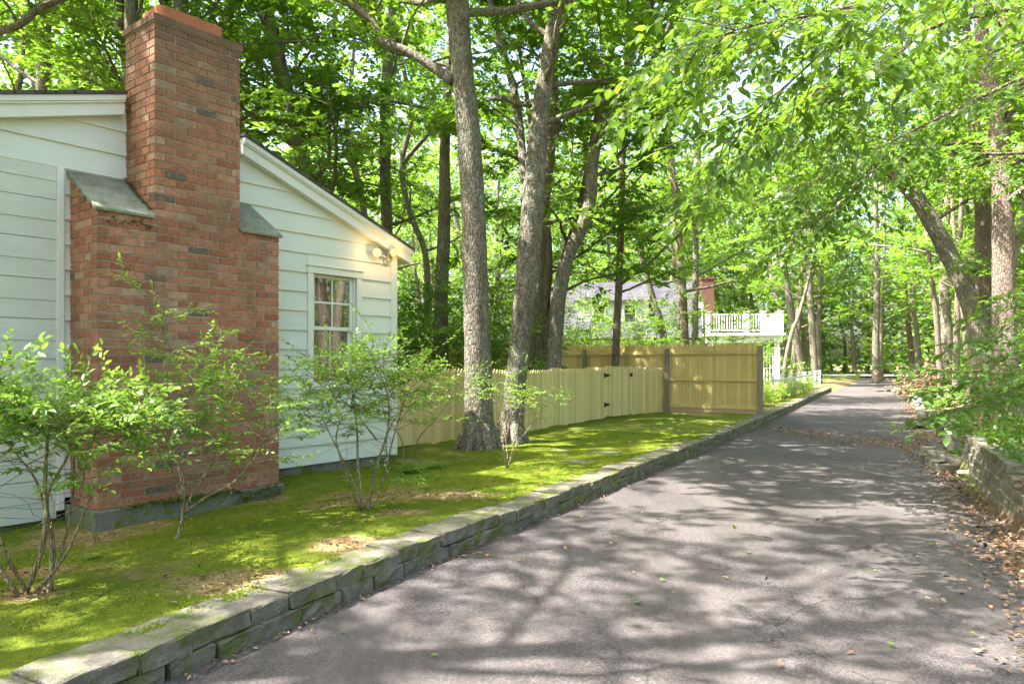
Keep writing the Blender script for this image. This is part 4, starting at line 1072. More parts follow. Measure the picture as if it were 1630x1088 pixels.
# wood trees added to the right of and behind the camera, seen in the window and shading the drive
for (x, y, sc) in ((11, 3, 1.0), (9.5, -3, 1.05), (-6.0, -1.5, .95), (-9.8, 3.2, 1.1), (-8.4, 16.5, 1.0), (5, -9, 1.0), (-3, -7.5, .95), (-11, 8.5, 1.15), (-4.5, 17.5, 1.05), (-14, 1, 1.1), (-8.5, -5, 1.0), (0.5, 17.5, 1.0)):
    o = dup(protos[pi % 4], (x, y, H(x, y)), rg.uniform(0, 6.28), sc, 'woodland tree added outside the view around the house and drive'); pi += 1; o['group'] = 'woodland trees added around the house'

hp = []  # tall oaks added to throw dappled shade on the drive
for (x, y, sc, sd_) in ((-5.2, 2.6, 1.0, 75), (-9.6, 5.6, 1.05, 76)):
    rg_ = random.Random(sd_); root = thing('added_shade_oak', (x, y, H(x, y)), 'tall oak added outside the view, its high boughs shading the drive', 'tree', 'tall oaks added for shade'); pl = Plant(sd_)
    p_ = curve_path((x, y, -.2), (0, 0, 1), 14, 12, rg_, .05, .1); r_ = [.24*(1-.85*i/12) for i in range(13)]; pl.w.tube(p_, r_, 10, noise=.05, rng=rg_)
    limbs(pl, p_, r_, 6.8, 16, (3.6, 6.2), .15, 12, 8, twigwood=False, gap=.19, updir=.15); pl.finish(root, BARK, LEAF_FAR, 'kite'); hp.append(root)
for j, (x, y, sc) in enumerate(((-7.6, -2.2, 1.0), (-2.8, -7, 1.0), (-12.5, 9.5, 1.0), (-6.3, 14.5, 1.0), (-1.8, 18.5, .95), (11.5, 9.5, .9))):
    dup(hp[j % 2], (x, y, H(x, y)), 1.1+j*1.7, sc)
for (x, y, sc) in ((14, 12, 1), (18, 15, 1.1), (16, 6, 1), (13.5, 16.5, .95), (23, 10, 1.1), (20, 20, 1), (27, 15, 1.1), (30, 6, 1.1), (24, 3, 1)):  # more trees added on the right for the window to reflect
    o = dup(protos[pi % 4], (x, y, H(x, y)), rg.uniform(0, 6.28), sc, 'woodland tree added outside the view around the house and drive'); pi += 1; o['group'] = 'woodland trees added around the house'

# understory saplings
def sapling(seed, h, label, lsz=.12, shape='ovate', leafm=None, n=16, zmin=.5):
    rg = random.Random(seed); root = thing('sapling', (0, 0, 0), label, 'sapling'); pl = Plant(seed)
    for sidx in range(3):
        d = Vector((rg.gauss(0, .25), rg.gauss(0, .25), 1)); p = curve_path((rg.gauss(0, .1), rg.gauss(0, .1), -.1), d, h*rg.uniform(.7, 1), 8, rg, .09, .06)
        rr = [.02*(1-.85*i/8) for i in range(9)]; pl.w.tube(p, rr, 5, cap=False)
        limbs(pl, p, rr, zmin, n//3+3, (.7, 1.5), lsz, 7, 7, 3, twigwood=False, updir=.1, gap=.12)
    pl.finish(root, BARK2, leafm or LEAF_OAK, shape); return root
sp_ = [sapling(80, 4.2, 'x', .13, 'ovate'), sapling(81, 3.4, 'x', .11, 'ovate', LEAF_SHRUB), sapling(82, 5.0, 'x', .14, 'ovate')]
szones = [
 (9, (640, 840), (15.5, 26), 'leafy green sapling growing behind the low picket fence near the thickest trunk', 'saplings behind the picket fence'),
 (5, (540, 720), (20, 30), 'leafy understory sapling growing beside the gable corner behind the fences', 'saplings behind the house corner'),
 (7, (870, 1110), (25, 34), 'leafy sapling growing between the tall fence and the distant house', 'saplings before the far house'),
 (12, (1420, 1640), (18, 42), 'leafy understory sapling among the trunks on the right bank', 'saplings on the right bank'),
 (10, (1150, 1420), (80, 100), 'leafy bush growing at the far side of the street', 'bushes across the street'),
]
fi = {}; pi = 0
for (cnt, pr, yr, lab, grp) in szones:
    done = tries = 0
    while done < cnt and tries < 400:
        tries += 1; px_ = pr[0]+(pr[1]-pr[0])*(done+rg.random())/cnt; Y_ = rg.uniform(*yr); x = (px_-815)/1163*Y_
        if XL(Y_)-.8 < x < XR(Y_)+1.6 and Y_ < 75: continue
        q = Vector((x, Y_, 0))-FA; side = q.dot(nrm)
        if Y_ < 20 and x < 6 and q.dot(Vector((fd_.y, -fd_.x, 0))) > -1.0: continue
        if 0 < x-FO.x < 13 and -1.8 < Y_-FO.y < 8: continue
        j = pi % 3; pi += 1; sc = rg.uniform(.75, 1.15)*(1.3 if Y_ > 60 else 1)*(1.2 if 'far house' in grp else 1)
        if j not in fi: o = sp_[j]; fi[j] = 1; o.location = (x, Y_, H(x, Y_)); o.scale = (sc,)*3; o['label'] = lab
        else: o = dup(sp_[j], (x, Y_, H(x, Y_)), rg.uniform(0, 6.28), sc, lab)
        o['group'] = grp; done += 1

for (x, y, sc, lab) in ((8.25, 24.4, .62, 'young sapling at the corner of the tall fence before the white lattice'), (8.9, 27.0, .6, 'young sapling behind the hedge before the white porch'),
        (7.3, 9.3, .24, 'low bush on the bank just behind the block wall'), (7.6, 11.2, .34, 'low bush on the bank above the tumbled blocks'), (8.6, 13.0, .38, 'low bush on the bank beyond the tumbled blocks'),
        (9.9, 15.2, .40, 'low bush on the bank beside the slanted slab'), (11.6, 18.0, .42, 'low bush on the bank behind the farther low wall'), (13.4, 21.0, .45, 'low bush on the bank at the far end of the low wall')):
    j = pi % 3; pi += 1; o = dup(sp_[j], (x, y, H(x, y)), rg.uniform(0, 6.28), sc, lab); o['group'] = 'bushes along the drive'; o['category'] = 'bush' if 'bush' in lab else 'sapling'

# far wood as one mass
def far_wood():
    n = 330000; az = R(-44)+R(150)*NPR.rand(n)**1.15; dist = 66+45*NPR.rand(n)**.8; z = 27*NPR.rand(n)
    x = np.sin(az)*dist*1.05; y = np.cos(az)*dist*1.05
    k_ = vnoise(x+200, z*2+y*.3, .22)+.5*vnoise(x, z, .8)
    keep = (k_ > .30+.2*(z/27)) & ~((x > XL(np.minimum(y, 70))-4) & (x < XR(np.minimum(y, 70))+4) & (y < 82))
    x, y, z = x[keep], y[keep], z[keep]; n = len(x)
    D = NPR.randn(n, 3); D[:, 2] *= .4; U = NPR.randn(n, 3)*.5; U[:, 2] += 1
    o = leaves('woods', np.stack([x, y, z], -1), D, U,   .40+.40*NPR.rand(n), 'kite', LEAF_FAR, None, np.clip(vnoise(x, z+y, .5)*.7+.3*NPR.rand(n), 0, 1))
    tag(o, 'far deep green wood closing the view behind all the trees', 'woods', kind='stuff')
far_wood()
def undergrowth():
    xs_, ys_ = [], []
    n = 60000; px_ = NPR.uniform(-100, 1800, n); Y_ = 24+66*NPR.rand(n)**.8; x = (px_-815)/1163*Y_
    k_ = vnoise(x, Y_, .25)+.3*vnoise(x, Y_, 1.1)
    ok = ((x < XL(Y_)-1.5) | (x > XR(Y_)+1.5) | (Y_ > 84)) & (k_ > .58) & ~((x > 0) & (x < 15) & (Y_ > 36) & (Y_ < 46)) & ~((Y_ > 58) & (Y_ < 84))
    x, Y_, k_ = x[ok], Y_[ok], k_[ok]; n = len(x)
    z = hgt(x, Y_)+NPR.rand(n)*np.clip((k_-.55)*3.2, .1, 1.3)
    D = NPR.randn(n, 3); D[:, 2] *= .3; U = NPR.randn(n, 3)*.4; U[:, 2] += 1
    tag(leaves('undergrowth', np.stack([x, Y_, z], -1), D, U, .14+.12*NPR.rand(n), 'kite', LEAF_FAR), 'low leafy undergrowth covering the forest floor among the trunks', 'undergrowth', kind='stuff')
undergrowth()

# ---------------------------------------------------------------- shrubs on the lawn
def shrub(name, label, base, stems, seed, lsz=.055, nl=7, leafm=None, dens=1.0, tops=(), twl=(.12, .3)):
    """stems: list of paths [(px,py,Y)...] with start radius"""
    root = thing(name, base, label, 'shrub'); pl = Plant(seed); rg = pl.rg
    for (pth, r0, leafy) in stems:
        q = [at(*p) for p in pth]; q, rr = smooth_path(q, [r0*(1-.8*i/(len(q)-1)) for i in range(len(q))], 4)
        pl.w.tube(q, rr, 6, noise=.08, rng=rg, cap=True)
        n = int(leafy*dens*.9)
        for j in range(n):
            f = .6+.4*(j+rg.random())/n; p, t = lerp_path(q, min(f, .999)); az = j*2.4+rg.uniform(-.5, .5)
            d = (t*.3+Vector((math.cos(az), math.sin(az), rg.uniform(-.2, .2)))).normalized(); l = rg.uniform(.28, .66)
            bp = curve_path(p, d, l, 4, rg, .25, .04); pl.w.tube(bp, [.0045, .004, .003, .002, .0012], 4, cap=False)
            for c in range(6):
                g = .25+.75*(c+rg.random())/6; p2, t2 = lerp_path(bp, min(g, .999))
                pl.twig(p2, t2*.7+Vector((rg.gauss(0, .6), rg.gauss(0, .6), rg.gauss(.02, .16))), rg.uniform(*twl), nl, lsz, .0015, True, -.02, .45)
            # bare inner twig
            if rg.random() < .5:
                f = rg.uniform(.3, .7); p, t = lerp_path(q, f)
                bp = curve_path(p, t*.3+Vector((rg.gauss(0, 1), rg.gauss(0, 1), rg.uniform(-.3, .4))), rg.uniform(.2, .5), 5, rg, .35, .02); pl.w.tube(bp, [.003, .0025, .002, .002, .0015, .001], 4, cap=False)
    pl.finish(root, STEM, leafm or LEAF_SHRUB, 'ovate', 'stem', 'leaves', .8)
    return root
def gy(py, z): return (1.5-z)*1163/(py-576)
Y1 = gy(945, .10)
shrub('azalea_shrub', 'leggy pale-stemmed shrub at the left edge in front of the white boards', at(60, 945, Y1), [
    ([(40, 948, Y1), (70, 860, Y1), (72, 760, Y1), (75, 690, Y1-.1), (60, 665, Y1-.1), (30, 645, Y1-.2)], .016, 16),
    ([(78, 945, Y1), (85, 870, Y1+.05), (75, 790, Y1+.1), (110, 720, Y1+.15), (100, 680, Y1+.1), (80, 655, Y1+.1)], .015, 16),
    ([(82, 940, Y1), (80, 860, Y1), (60, 770, Y1+.2), (20, 715, Y1+.3), (-20, 665, Y1+.3)], .013, 14),
    ([(50, 950, Y1), (90, 900, Y1+.1), (115, 800, Y1+.2), (120, 720, Y1+.2), (150, 680, Y1+.2), (190, 660, Y1+.2)], .012, 18),
    ([(45, 950, Y1), (100, 890, Y1-.1), (140, 800, Y1-.1), (142, 785, Y1-.1), (120, 730, Y1-.1), (145, 675, Y1-.1)], .010, 14),
    ([(30, 950, Y1), (-20, 860, Y1), (-10, 760, Y1), (-40, 705, Y1), (-60, 665, Y1-.1)], .014, 14),
    ([(45, 948, Y1), (10, 880, Y1-.2), (-30, 780, Y1-.3), (-50, 700, Y1-.3), (-30, 620, Y1-.4)], .012, 12)], 101, .056, 9, dens=1.15)
Y2 = gy(862, .07)
shrub('azalea_shrub', 'single-trunk shrub with a tall pointed top shoot in front of the brick chimney', at(280, 862, Y2), [
    ([(280, 862, Y2), (292, 820, Y2), (290, 760, Y2), (278, 720, Y2), (272, 660, Y2-.1), (255, 600, Y2-.1)], .020, 13),
    ([(292, 815, Y2), (310, 780, Y2+.1), (335, 740, Y2+.2), (350, 690, Y2+.2), (370, 620, Y2+.2)], .014, 15),
    ([(294, 815, Y2), (330, 790, Y2-.1), (380, 760, Y2-.1), (420, 700, Y2-.1), (430, 630, Y2-.1)], .012, 13),
    ([(290, 770, Y2), (280, 700, Y2+.2), (300, 620, Y2+.2), (330, 570, Y2+.2)], .012, 12),
    ([(292, 800, Y2), (270, 740, Y2-.2), (240, 680, Y2-.3), (215, 620, Y2-.3)], .010, 8),
    ([(272, 660, Y2-.1), (264, 600, Y2-.1), (262, 550, Y2-.1), (266, 500, Y2-.1)], .007, 5)], 102, .052, 9, dens=1.15, twl=(.1, .25))
Y3 = gy(812, .12)
shrub('azalea_shrub', 'broad many-stemmed shrub below the white sash window', at(582, 812, Y3), [
    ([(578, 812, Y3), (570, 740, Y3), (568, 680, Y3), (560, 620, Y3), (540, 580, Y3)], .016, 15),
    ([(585, 812, Y3), (600, 740, Y3+.1), (618, 680, Y3+.1), (615, 620, Y3+.1), (590, 570, Y3+.1)], .017, 16),
    ([(575, 812, Y3), (550, 750, Y3-.1), (535, 700, Y3-.2), (540, 660, Y3-.2), (520, 600, Y3-.2)], .013, 13),
    ([(588, 812, Y3), (605, 780, Y3+.2), (620, 720, Y3+.3), (640, 650, Y3+.3), (660, 600, Y3+.3)], .013, 15),
    ([(580, 812, Y3), (560, 760, Y3+.3), (520, 680, Y3+.3), (490, 620, Y3+.3)], .012, 12),
    ([(590, 806, Y3), (620, 790, Y3), (650, 770, Y3-.1)], .008, 3),
    ([(600, 700, Y3+.1), (560, 640, Y3), (590, 600, Y3-.2), (620, 565, Y3-.2)], .010, 12)], 103, .055, 9, dens=1.2, twl=(.1, .28))
Y4 = gy(745, .15)
shrub('azalea_shrub', 'bare-stemmed shrub behind the broad one beside the house corner', at(632, 745, 9.4), [
    ([(640, 748, 9.4), (640, 700, 9.4), (612, 660, 9.4), (608, 610, 9.4)], .012, 6),
    ([(622, 748, 9.4), (615, 700, 9.3), (640, 650, 9.3), (700, 600, 9.3)], .011, 9),
    ([(668, 742, 9.6), (665, 700, 9.6), (700, 660, 9.6), (730, 610, 9.6)], .012, 9)], 104, .055, 6)
shrub('azalea_shrub', 'thin sparse shrub at the foot of the thickest oak trunk', at(806, 742, Y4), [
    ([(806, 744, Y4), (800, 700, Y4), (795, 650, Y4), (790, 610, Y4)], .010, 7),
    ([(808, 744, Y4), (820, 700, Y4), (830, 650, Y4), (850, 620, Y4)], .009, 7),
    ([(810, 744, Y4), (805, 690, Y4+.1), (812, 640, Y4+.1), (800, 600, Y4+.1)], .009, 6),
    ([(808, 744, Y4), (825, 705, Y4-.1), (850, 670, Y4-.1), (870, 640, Y4-.1)], .008, 6)], 105, .055, 6)
# fern and small weeds
def fern(base, n, L_, seed, label, name='fern', cat='fern'):
    root = thing(name, base, label, cat); pl = Plant(seed); rg = pl.rg
    for i in range(n):
        az = i*6.28/n+rg.uniform(-.3, .3); pth = curve_path(base+UP*.01, Vector((math.cos(az), math.sin(az), .9)), L_*rg.uniform(.7, 1), 7, rg, .05, -.14)
        pl.w.tube(pth, [.003*(1-.8*k/7) for k in range(8)], 4, cap=False)
        for k in range(26):
            f = .12+.88*k/26; p, t = lerp_path(pth, min(f, .999)); s_ = 1 if k % 2 else -1
            lat = t.cross(UP).normalized()*s_
            pl.P.append(tuple(p)); pl.D.append(tuple(lat+t*.4)); pl.U.append((0, 0, 1)); pl.S.append(L_*.26*(1.1-f)); pl.R.append(rg.random())
    pl.finish(root, GSTEM, LEAF_SHRUB, 'ovate', 'stem', 'fronds', .6)
fern(at(655, 752, gy(752, .12)), 7, .42, 111, 'light green fern on the moss between the broad shrub and the oak')
fern(at(695, 745, gy(745, .12)), 6, .30, 112, 'small fern at the left foot of the thickest oak trunk')
fern(at(560, 770, gy(790, .12)), 5, .22, 113, 'small leafy weed left of the broad shrub stems', 'weed', 'weed')
fern(at(148, 890, gy(890, .08)), 4, .14, 114, 'tiny four-leaved seedling on the moss in front of the chimney footing', 'seedling', 'seedling')

# hedge beyond the tall fence
def hedge():
    root = thing('hedge', (8, 22, .15), 'bright yellow-green low hedge along the stone edging beyond the tall fence', 'hedge'); pl = Plant(120); rg = pl.rg
    for i in range(260):
        y = 19.6+17.5*rg.random()**1.2; x = float(XL(y))-.5-rg.uniform(0, .9); b = Vector((x, y, H(x, y)-.02)); h = rg.uniform(.35, .75)
        pth = curve_path(b, Vector((rg.gauss(0, .3), rg.gauss(0, .3), 1)), h, 4, rg, .15, .05); pl.w.tube(pth, [.006, .005, .004, .003, .002], 3, cap=False)
        for c in range(6):
            p, t = lerp_path(pth, min(.999, .25+.75*c/6)); pl.twig(p, Vector((rg.gauss(0, 1), rg.gauss(0, 1), .5)), .15, 6, .075, .002, False)
    pl.finish(root, STEM, LEAF_HEDGE, 'kite', 'stem', 'leaves')
hedge()

# ---------------------------------------------------------------- overhanging beech on the right
def beech():
    bx, by = 8.2, 6.2; base = Vector((bx, by, H(bx, by)))
    root = thing('beech_tree', base, 'beech whose long leafy branches hang over the driveway at the upper right', 'tree'); pl = Plant(130); rg = pl.rg
    tp = [base-UP*.2, base+UP*2, base+Vector((-.2, .1, 4.0)), base+Vector((-.3, .3, 6.5)), base+Vector((-.1, .4, 9.5))]
    q, r = smooth_path(tp, [.2, .17, .15, .11, .04], 5); pl.w.tube(q, r, 12, noise=.04, rng=rg)
    br_ = [  # (px,py,Y) sweeps
        ([(1700, 0, 6.4), (1580, 20, 6.3), (1480, 45, 6.2), (1430, 85, 6.1), (1375, 108, 6.0), (1320, 132, 5.9), (1285, 150, 5.8)], .026),
        ([(1430, 85, 6.1), (1370, 130, 6.3), (1340, 160, 6.4), (1290, 200, 6.6), (1260, 225, 6.7)], .014),
        ([(1760, -60, 5.4), (1640, -40, 5.0), (1500, -30, 4.8), (1380, 5, 4.7), (1290, 25, 4.6), (1200, 40, 4.6), (1110, 70, 4.7)], .022),
        ([(1380, 5, 4.7), (1330, 60, 4.9), (1270, 120, 5.0), (1210, 170, 5.1), (1150, 225, 5.2)], .012),
        ([(1750, 100, 7.4), (1640, 120, 7.6), (1540, 165, 7.7), (1450, 210, 7.8), (1370, 250, 7.8), (1290, 290, 7.8), (1200, 320, 7.9)], .024),
        ([(1450, 210, 7.8), (1390, 270, 7.6), (1330, 330, 7.5), (1260, 370, 7.4)], .013),
        ([(1760, 220, 8.4), (1660, 240, 8.6), (1570, 245, 8.8), (1500, 240, 9), (1420, 235, 9.2), (1340, 260, 9.3), (1280, 300, 9.3)], .024),
        ([(1720, -150, 7), (1560, -100, 7.2), (1440, -60, 7.4), (1320, -40, 7.5), (1200, 0, 7.6), (1100, 60, 7.7), (1050, 120, 7.7)], .024),
        ([(1720, 40, 9), (1560, 90, 9.4), (1440, 150, 9.6), (1320, 220, 9.8), (1200, 260, 10), (1110, 300, 10)], .024),
    ]
    for pth, r0 in br_:
        pts = [at(*p) for p in pth]; q2, r2 = smooth_path(pts, [r0*(1-.85*i/(len(pts)-1)) for i in range(len(pts))], 5)
        pl.w.tube(q2, r2, 7, noise=.05, rng=rg)
        if r0 > .015:      # join to trunk
            tq = min(q, key=lambda v: abs(v.z-(pts[0].z-1.0))); mid = tq.lerp(pts[0], .5)+UP*.1
            q3, r3 = smooth_path([tq, mid, pts[0]], [.06, .045, r0], 5); pl.w.tube(q3, r3, 7)
        L_ = sum((q2[i+1]-q2[i]).length for i in range(len(q2)-1)); n = int(L_/.075)
        for j in range(n):
            f = (j+.5)/n; p, t = lerp_path(q2, min(f, .999)); s_ = 1 if j % 2 else -1
            d = t*.75+t.cross(UP).normalized()*s_*rg.uniform(.6, 1.1)+Vector((0, 0, rg.gauss(-.12, .25)))
            l = rg.uniform(.45, 1.0); bp = curve_path(p, d, l, 5, rg, .12, -.05); pl.w.tube(bp, [.005, .0045, .004, .003, .002, .001], 4, cap=False)
            for c in range(int(l/.14)):
                p2, t2 = lerp_path(bp, min(.999, (c+.6)/max(1, int(l/.14)))); s2 = 1 if c % 2 else -1
                pl.twig(p2, t2*.7+t2.cross(UP).normalized()*s2*.8+Vector((0, 0, rg.gauss(-.1, .15))), rg.uniform(.2, .38), 9, .088, .0018, True, -.06, .34)
    limbs(pl, q, r, 6.5, 9, (2.5, 4), .11, 6, 6, twigwood=False)
    pl.finish(root, BARK2, LEAF_BEECH, 'ovate')
beech()
def low_sapling():
    base = Vector((6.9, 7.2, H(6.9, 7.2))); root = thing('beech_sapling', base, 'broad-leaved young beech spreading flat sprays over the stone wall on the right', 'sapling'); pl = Plant(140); rg = pl.rg
    q, r = smooth_path([base-UP*.1, base+Vector((-.1, 0, .7)), base+Vector((0, .1, 1.5)), base+Vector((-.1, .1, 2.6))], [.03, .025, .02, .01], 5); pl.w.tube(q, r, 8)
    sp = [[(1700, 540, 6.6), (1620, 560, 6.4), (1560, 590, 6.3), (1500, 590, 6.2), (1430, 580, 6.2)], [(1700, 600, 6.6), (1630, 620, 6.4), (1580, 640, 6.3), (1520, 655, 6.2), (1480, 665, 6.2)],
          [(1700, 560, 7.4), (1620, 590, 7.6), (1560, 600, 7.8), (1500, 620, 8), (1460, 625, 8)],
          [(1690, 480, 6.8), (1640, 500, 6.6), (1590, 530, 6.5), (1540, 545, 6.4)], [(1700, 610, 7.4), (1640, 620, 7.5), (1590, 630, 7.6), (1545, 640, 7.6)],
          [(1740, 420, 7.0), (1660, 450, 7.0), (1600, 470, 7.0), (1560, 500, 7.0)]]
    for pth in sp:
        pts = [at(*p) for p in pth]; tq = min(q, key=lambda v: abs(v.z-pts[0].z+.2)); pts = [tq]+pts
        q2, r2 = smooth_path(pts, [.011*(1-.85*i/(len(pts)-1)) for i in range(len(pts))], 5); pl.w.tube(q2, r2, 5)
        L_ = sum((q2[i+1]-q2[i]).length for i in range(len(q2)-1)); n = int(L_/.14)
        for j in range(n):
            f = .2+.8*(j+.5)/n; p, t = lerp_path(q2, min(f, .999)); s_ = 1 if j % 2 else -1
            d = t*.8+t.cross(UP).normalized()*s_*rg.uniform(.6, 1.1)+Vector((0, 0, rg.gauss(-.05, .12)))
            pl.twig(p, d, rg.uniform(.25, .5), 7, .10, .0022, True, -.05, .22)
    pl.finish(root, BARK2, LEAF_BEECH, 'ovate', 'stem', 'leaves')
low_sapling()

# ---------------------------------------------------------------- retaining wall and loose blocks
rg = random.Random(9)
def retaining():
    mb = MB(); A = Vector((6.28, 10.25, 0)); Bm = Vector((5.02, 7.62, 0)); Cn = Vector((4.28, 6.0, 0)); 
    def seg(P0, P1, ncf, batter=.02):
        d = (P1-P0); L_ = d.length; d.normalize(); nn = Vector((-d.y, d.x, 0)); nn = nn if nn.x > 0 else -nn
        for c in range(5):
            x = -rg.random()*.15
            while x < L_:
                l = rg.uniform(.26, .34)
                if c < ncf((x+l/2)/L_):
                    p = P0+d*(x+l/2)+nn*(.10+c*batter+rg.uniform(-.006, .006)); p.z = .05+c*.096
                    stone(mb, p, d, l-.006, .2, .094, rg)
                x += l
    seg(A, Bm, lambda f: 4.2); seg(Bm, Cn, lambda f: 4.4-3.3*f)
    # return at the top with broken-off blocks
    for (x, y, z, a) in ((5.35, 7.55, .43, .9), (5.62, 7.45, .42, .6), (5.3, 7.35, .33, .8), (5.55, 7.2, .33, .5), (5.85, 7.4, .40, .3)):
        stone(mb, Vector((x, y, z)), Vector((math.cos(a), math.sin(a), 0)), .3, .2, .095, rg, rg.uniform(-.06, .06))
    tag(mb.build('retaining_wall', BLOCK), 'low dry-laid grey block retaining wall beside the right driveway edge', 'retaining wall')
retaining()
def block(x, y, z, az, tilt, label, sz=(.3, .2, .1)):
    mb = MB(); stone(mb, Vector((x, y, z)), Vector((math.cos(az), math.sin(az), 0)), *sz, rg, tilt)
    tag(mb.build('stone_block', BLOCK), label, 'stone block', 'loose stone blocks on the right')
def gp(px, py, z=0.0):
    Y = (1.5-z)*1163/(py-576); return (px-815)/1163*Y, Y
for (px_, py_, z, az, tl, lab, sz) in (
    (1473, 728, .05, 1.1, 0, 'grey block at the far end of the curved row on the driveway edge', (.26, .18, .1)),
    (1484, 733, .05, 1.0, 0, 'grey block lying second in the curved row on the driveway edge', (.26, .18, .1)),
    (1496, 738, .05, .5, 0, 'grey block lying third in the curved row on the driveway edge', (.28, .18, .1)),
    (1508, 745, .05, .3, 0, 'grey block lying last in the curved row, touching the retaining wall', (.26, .18, .1)),
    (1478, 716, .15, 1.0, 0, 'grey block stacked on the first blocks of the curved row', (.27, .18, .1)),
    (1492, 722, .15, .8, .05, 'grey block stacked mid-row on the curved row of blocks', (.27, .18, .1)),
    (1512, 728, .17, -.5, .35, 'tilted grey block leaning against the end of the retaining wall', (.28, .2, .1)),
    (1514, 700, .30, .2, 1.2, 'grey block standing on end behind the curved row', (.28, .2, .12)),
    (1472, 675, .10, .1, .25, 'large slanted slab lying at the driveway edge beyond the wall', (.62, .4, .16)),
    (1476, 657, .08, 0, 0, 'pale square block set at the end of the farther low wall', (.42, .3, .16)),
    (1512, 672, .25, .8, .1, 'small round grey stone on the bank behind the slanted slab', (.3, .26, .16)),
    (1505, 686, .12, 1.3, 1.0, 'pale stump-like block standing upright between slab and curved row', (.34, .2, .16)),
    (1470, 1e9, 0, 0, 0, '', None)):
    if sz is None: continue
    x, y = gp(px_, py_, z); block(x, y, z, az, tl, lab, sz)
mb = MB()
for i in range(26):
    y = 19.5+i*.36; x = float(XR(y))+.06
    for c in range(2): stone(mb, Vector((x+c*.03, y+c*.12, .05+c*.11)), Vector((.48, .88, 0)), .38, .25, .11, rg)
tag(mb.build('low_block_wall', BLOCK), 'short two-course grey block wall along the right driveway edge farther up', 'low wall')
x, y = 4.15, 5.55
block(x, y, .06, 1.0, .1, 'grey block at the near end of the wall base, half buried in litter', (.3, .18, .12))
block(4.75, 5.9, .33, .4, .1, 'mossy block lying on the soil behind the near end of the wall', (.34, .24, .12))

# weathered boards lying on the bank
for (a, b_, w_, lab) in (((5.9, 9.6, .42), (6.6, 6.6, .50), .14, 'long weathered board lying on the bank just behind the wall'),
                   ((6.6, 10.2, .47), (7.6, 7.4, .55), .12, 'weathered board lying deeper on the bank under the sapling'),
                   ((7.2, 9.0, .50), (6.2, 8.2, .50), .16, 'short pale board crossing the long one on the bank')):
    A_, B_ = Vector(a), Vector(b_); d = (B_-A_).normalized(); s_ = d.cross(UP).normalized(); u_ = s_.cross(d)
    A_.z = H(A_.x, A_.y)+.04; B_.z = H(B_.x, B_.y)+.05; d = (B_-A_).normalized()
    m = MB(); m.frame_box(A_, d, s_, u_, 0, (B_-A_).length, -w_/2, w_/2, 0, .04, rg.random()); bevel(m.build('board', LUMBER), .004)
    ob = C.objects[-1] if False else bpy.data.objects[-1]
    lastb = [o for o in bpy.data.objects if o.name.startswith('board') and 'category' not in o][-1]
    if lastb.name.startswith('board_fence'): lastb = [o for o in bpy.data.objects if (o.name == 'board' or o.name.startswith('board.')) and 'category' not in o][-1]
    tag(lastb, lab, 'board', 'weathered boards on the bank')
# nailed wooden stand by the big trunk
p = at(1568, 606, 13.2); gz = H(p.x, p.y); st = thing('wooden_stand', (p.x, p.y, gz), 'small nailed-together wooden stand leaning by the massive trunk on the right bank', 'wooden stand')
m = MB(); zt_ = 1.5-(590-576)*13.2/1163
def sb(x0, x1, y0, y1, z0, z1): 
    m_ = MB(); m_.frame_box(Vector((p.x, p.y, 0)), Vector((.97, -.22, 0)), Vector((.22, .97, 0)), UP, x0, x1, y0, y1, z0, z1, rg.random()); return m_
bevel(sb(-.20, .24, -.15, .15, zt_-.03, zt_+.02).build('top', BOXW, st), .004)
bevel(sb(-.02, .22, -.14, -.11, zt_-.13, zt_-.031).build('apron', BOXW, st), .003)
for (x0, x1) in ((-.12, -.07), (.12, .17)):
    for (y0, y1) in ((-.14, -.10), (.10, .14)): bevel(sb(x0, x1, y0-.0 if y0 > 0 else y0+.032, y1 if y0 > 0 else y1+.032, gz-.02, zt_-.031).build('leg', BOXW, st), .003)
bevel(sb(-.2, .16, .151, .19, zt_-.02, zt_+.28).build('backboard', POST, st), .004)

# brush pile and flagstones
def brush():
    c = at(1478, 600, 34); root = thing('brush_pile', (c.x, c.y, H(c.x, c.y)), 'reddish-brown pile of brush and dead leaves beside the pale slim trunks', 'brush pile'); pl = Plant(150); rg = pl.rg
    b0 = Vector((c.x, c.y, H(c.x, c.y)))
    for i in range(160):
        p = b0+Vector((rg.gauss(0, .9), rg.gauss(0, .6), abs(rg.gauss(0, .45)))); d = Vector((rg.gauss(0, 1), rg.gauss(0, 1), rg.gauss(.2, .5)))
        pl.w.tube(curve_path(p, d, rg.uniform(.5, 1.3), 3, rg, .2), [.014, .012, .01, .005], 4, cap=False)
        pl.twig(p, d, .6, 9, .17, .003, False)
    pl.finish(root, BARK2, LITTER, 'kite', 'branches', 'dead_leaves')
brush()
for (px_, py_, sx, sy, lab) in ((965, 718, .28, .2, 'flat grey stepping stone in the moss, right one by the edging'), (885, 716, .2, .12, 'flat stepping stone in the moss, left one nearest the oak'),
                                (917, 678+52, .3, .18, 'dark flat stone in the moss between two stepping stones')):
    x, y = gp(px_, py_, .16); m = MB(); n = 9
    a = [Vector((x+sx*math.cos(i*6.28/n)*rg.uniform(.8, 1.1), y+sy*math.sin(i*6.28/n)*rg.uniform(.8, 1.1), H(x, y)-.03)) for i in range(n)]
    m.prism([v for v in a], [v+UP*.038 for v in a]); bevel(m.build('stepping_stone', FLAG), .008)
    o = [o for o in bpy.data.objects if o.name.startswith('stepping_stone')][-1]; tag(o, lab, 'stepping stone', 'stepping stones in the moss')

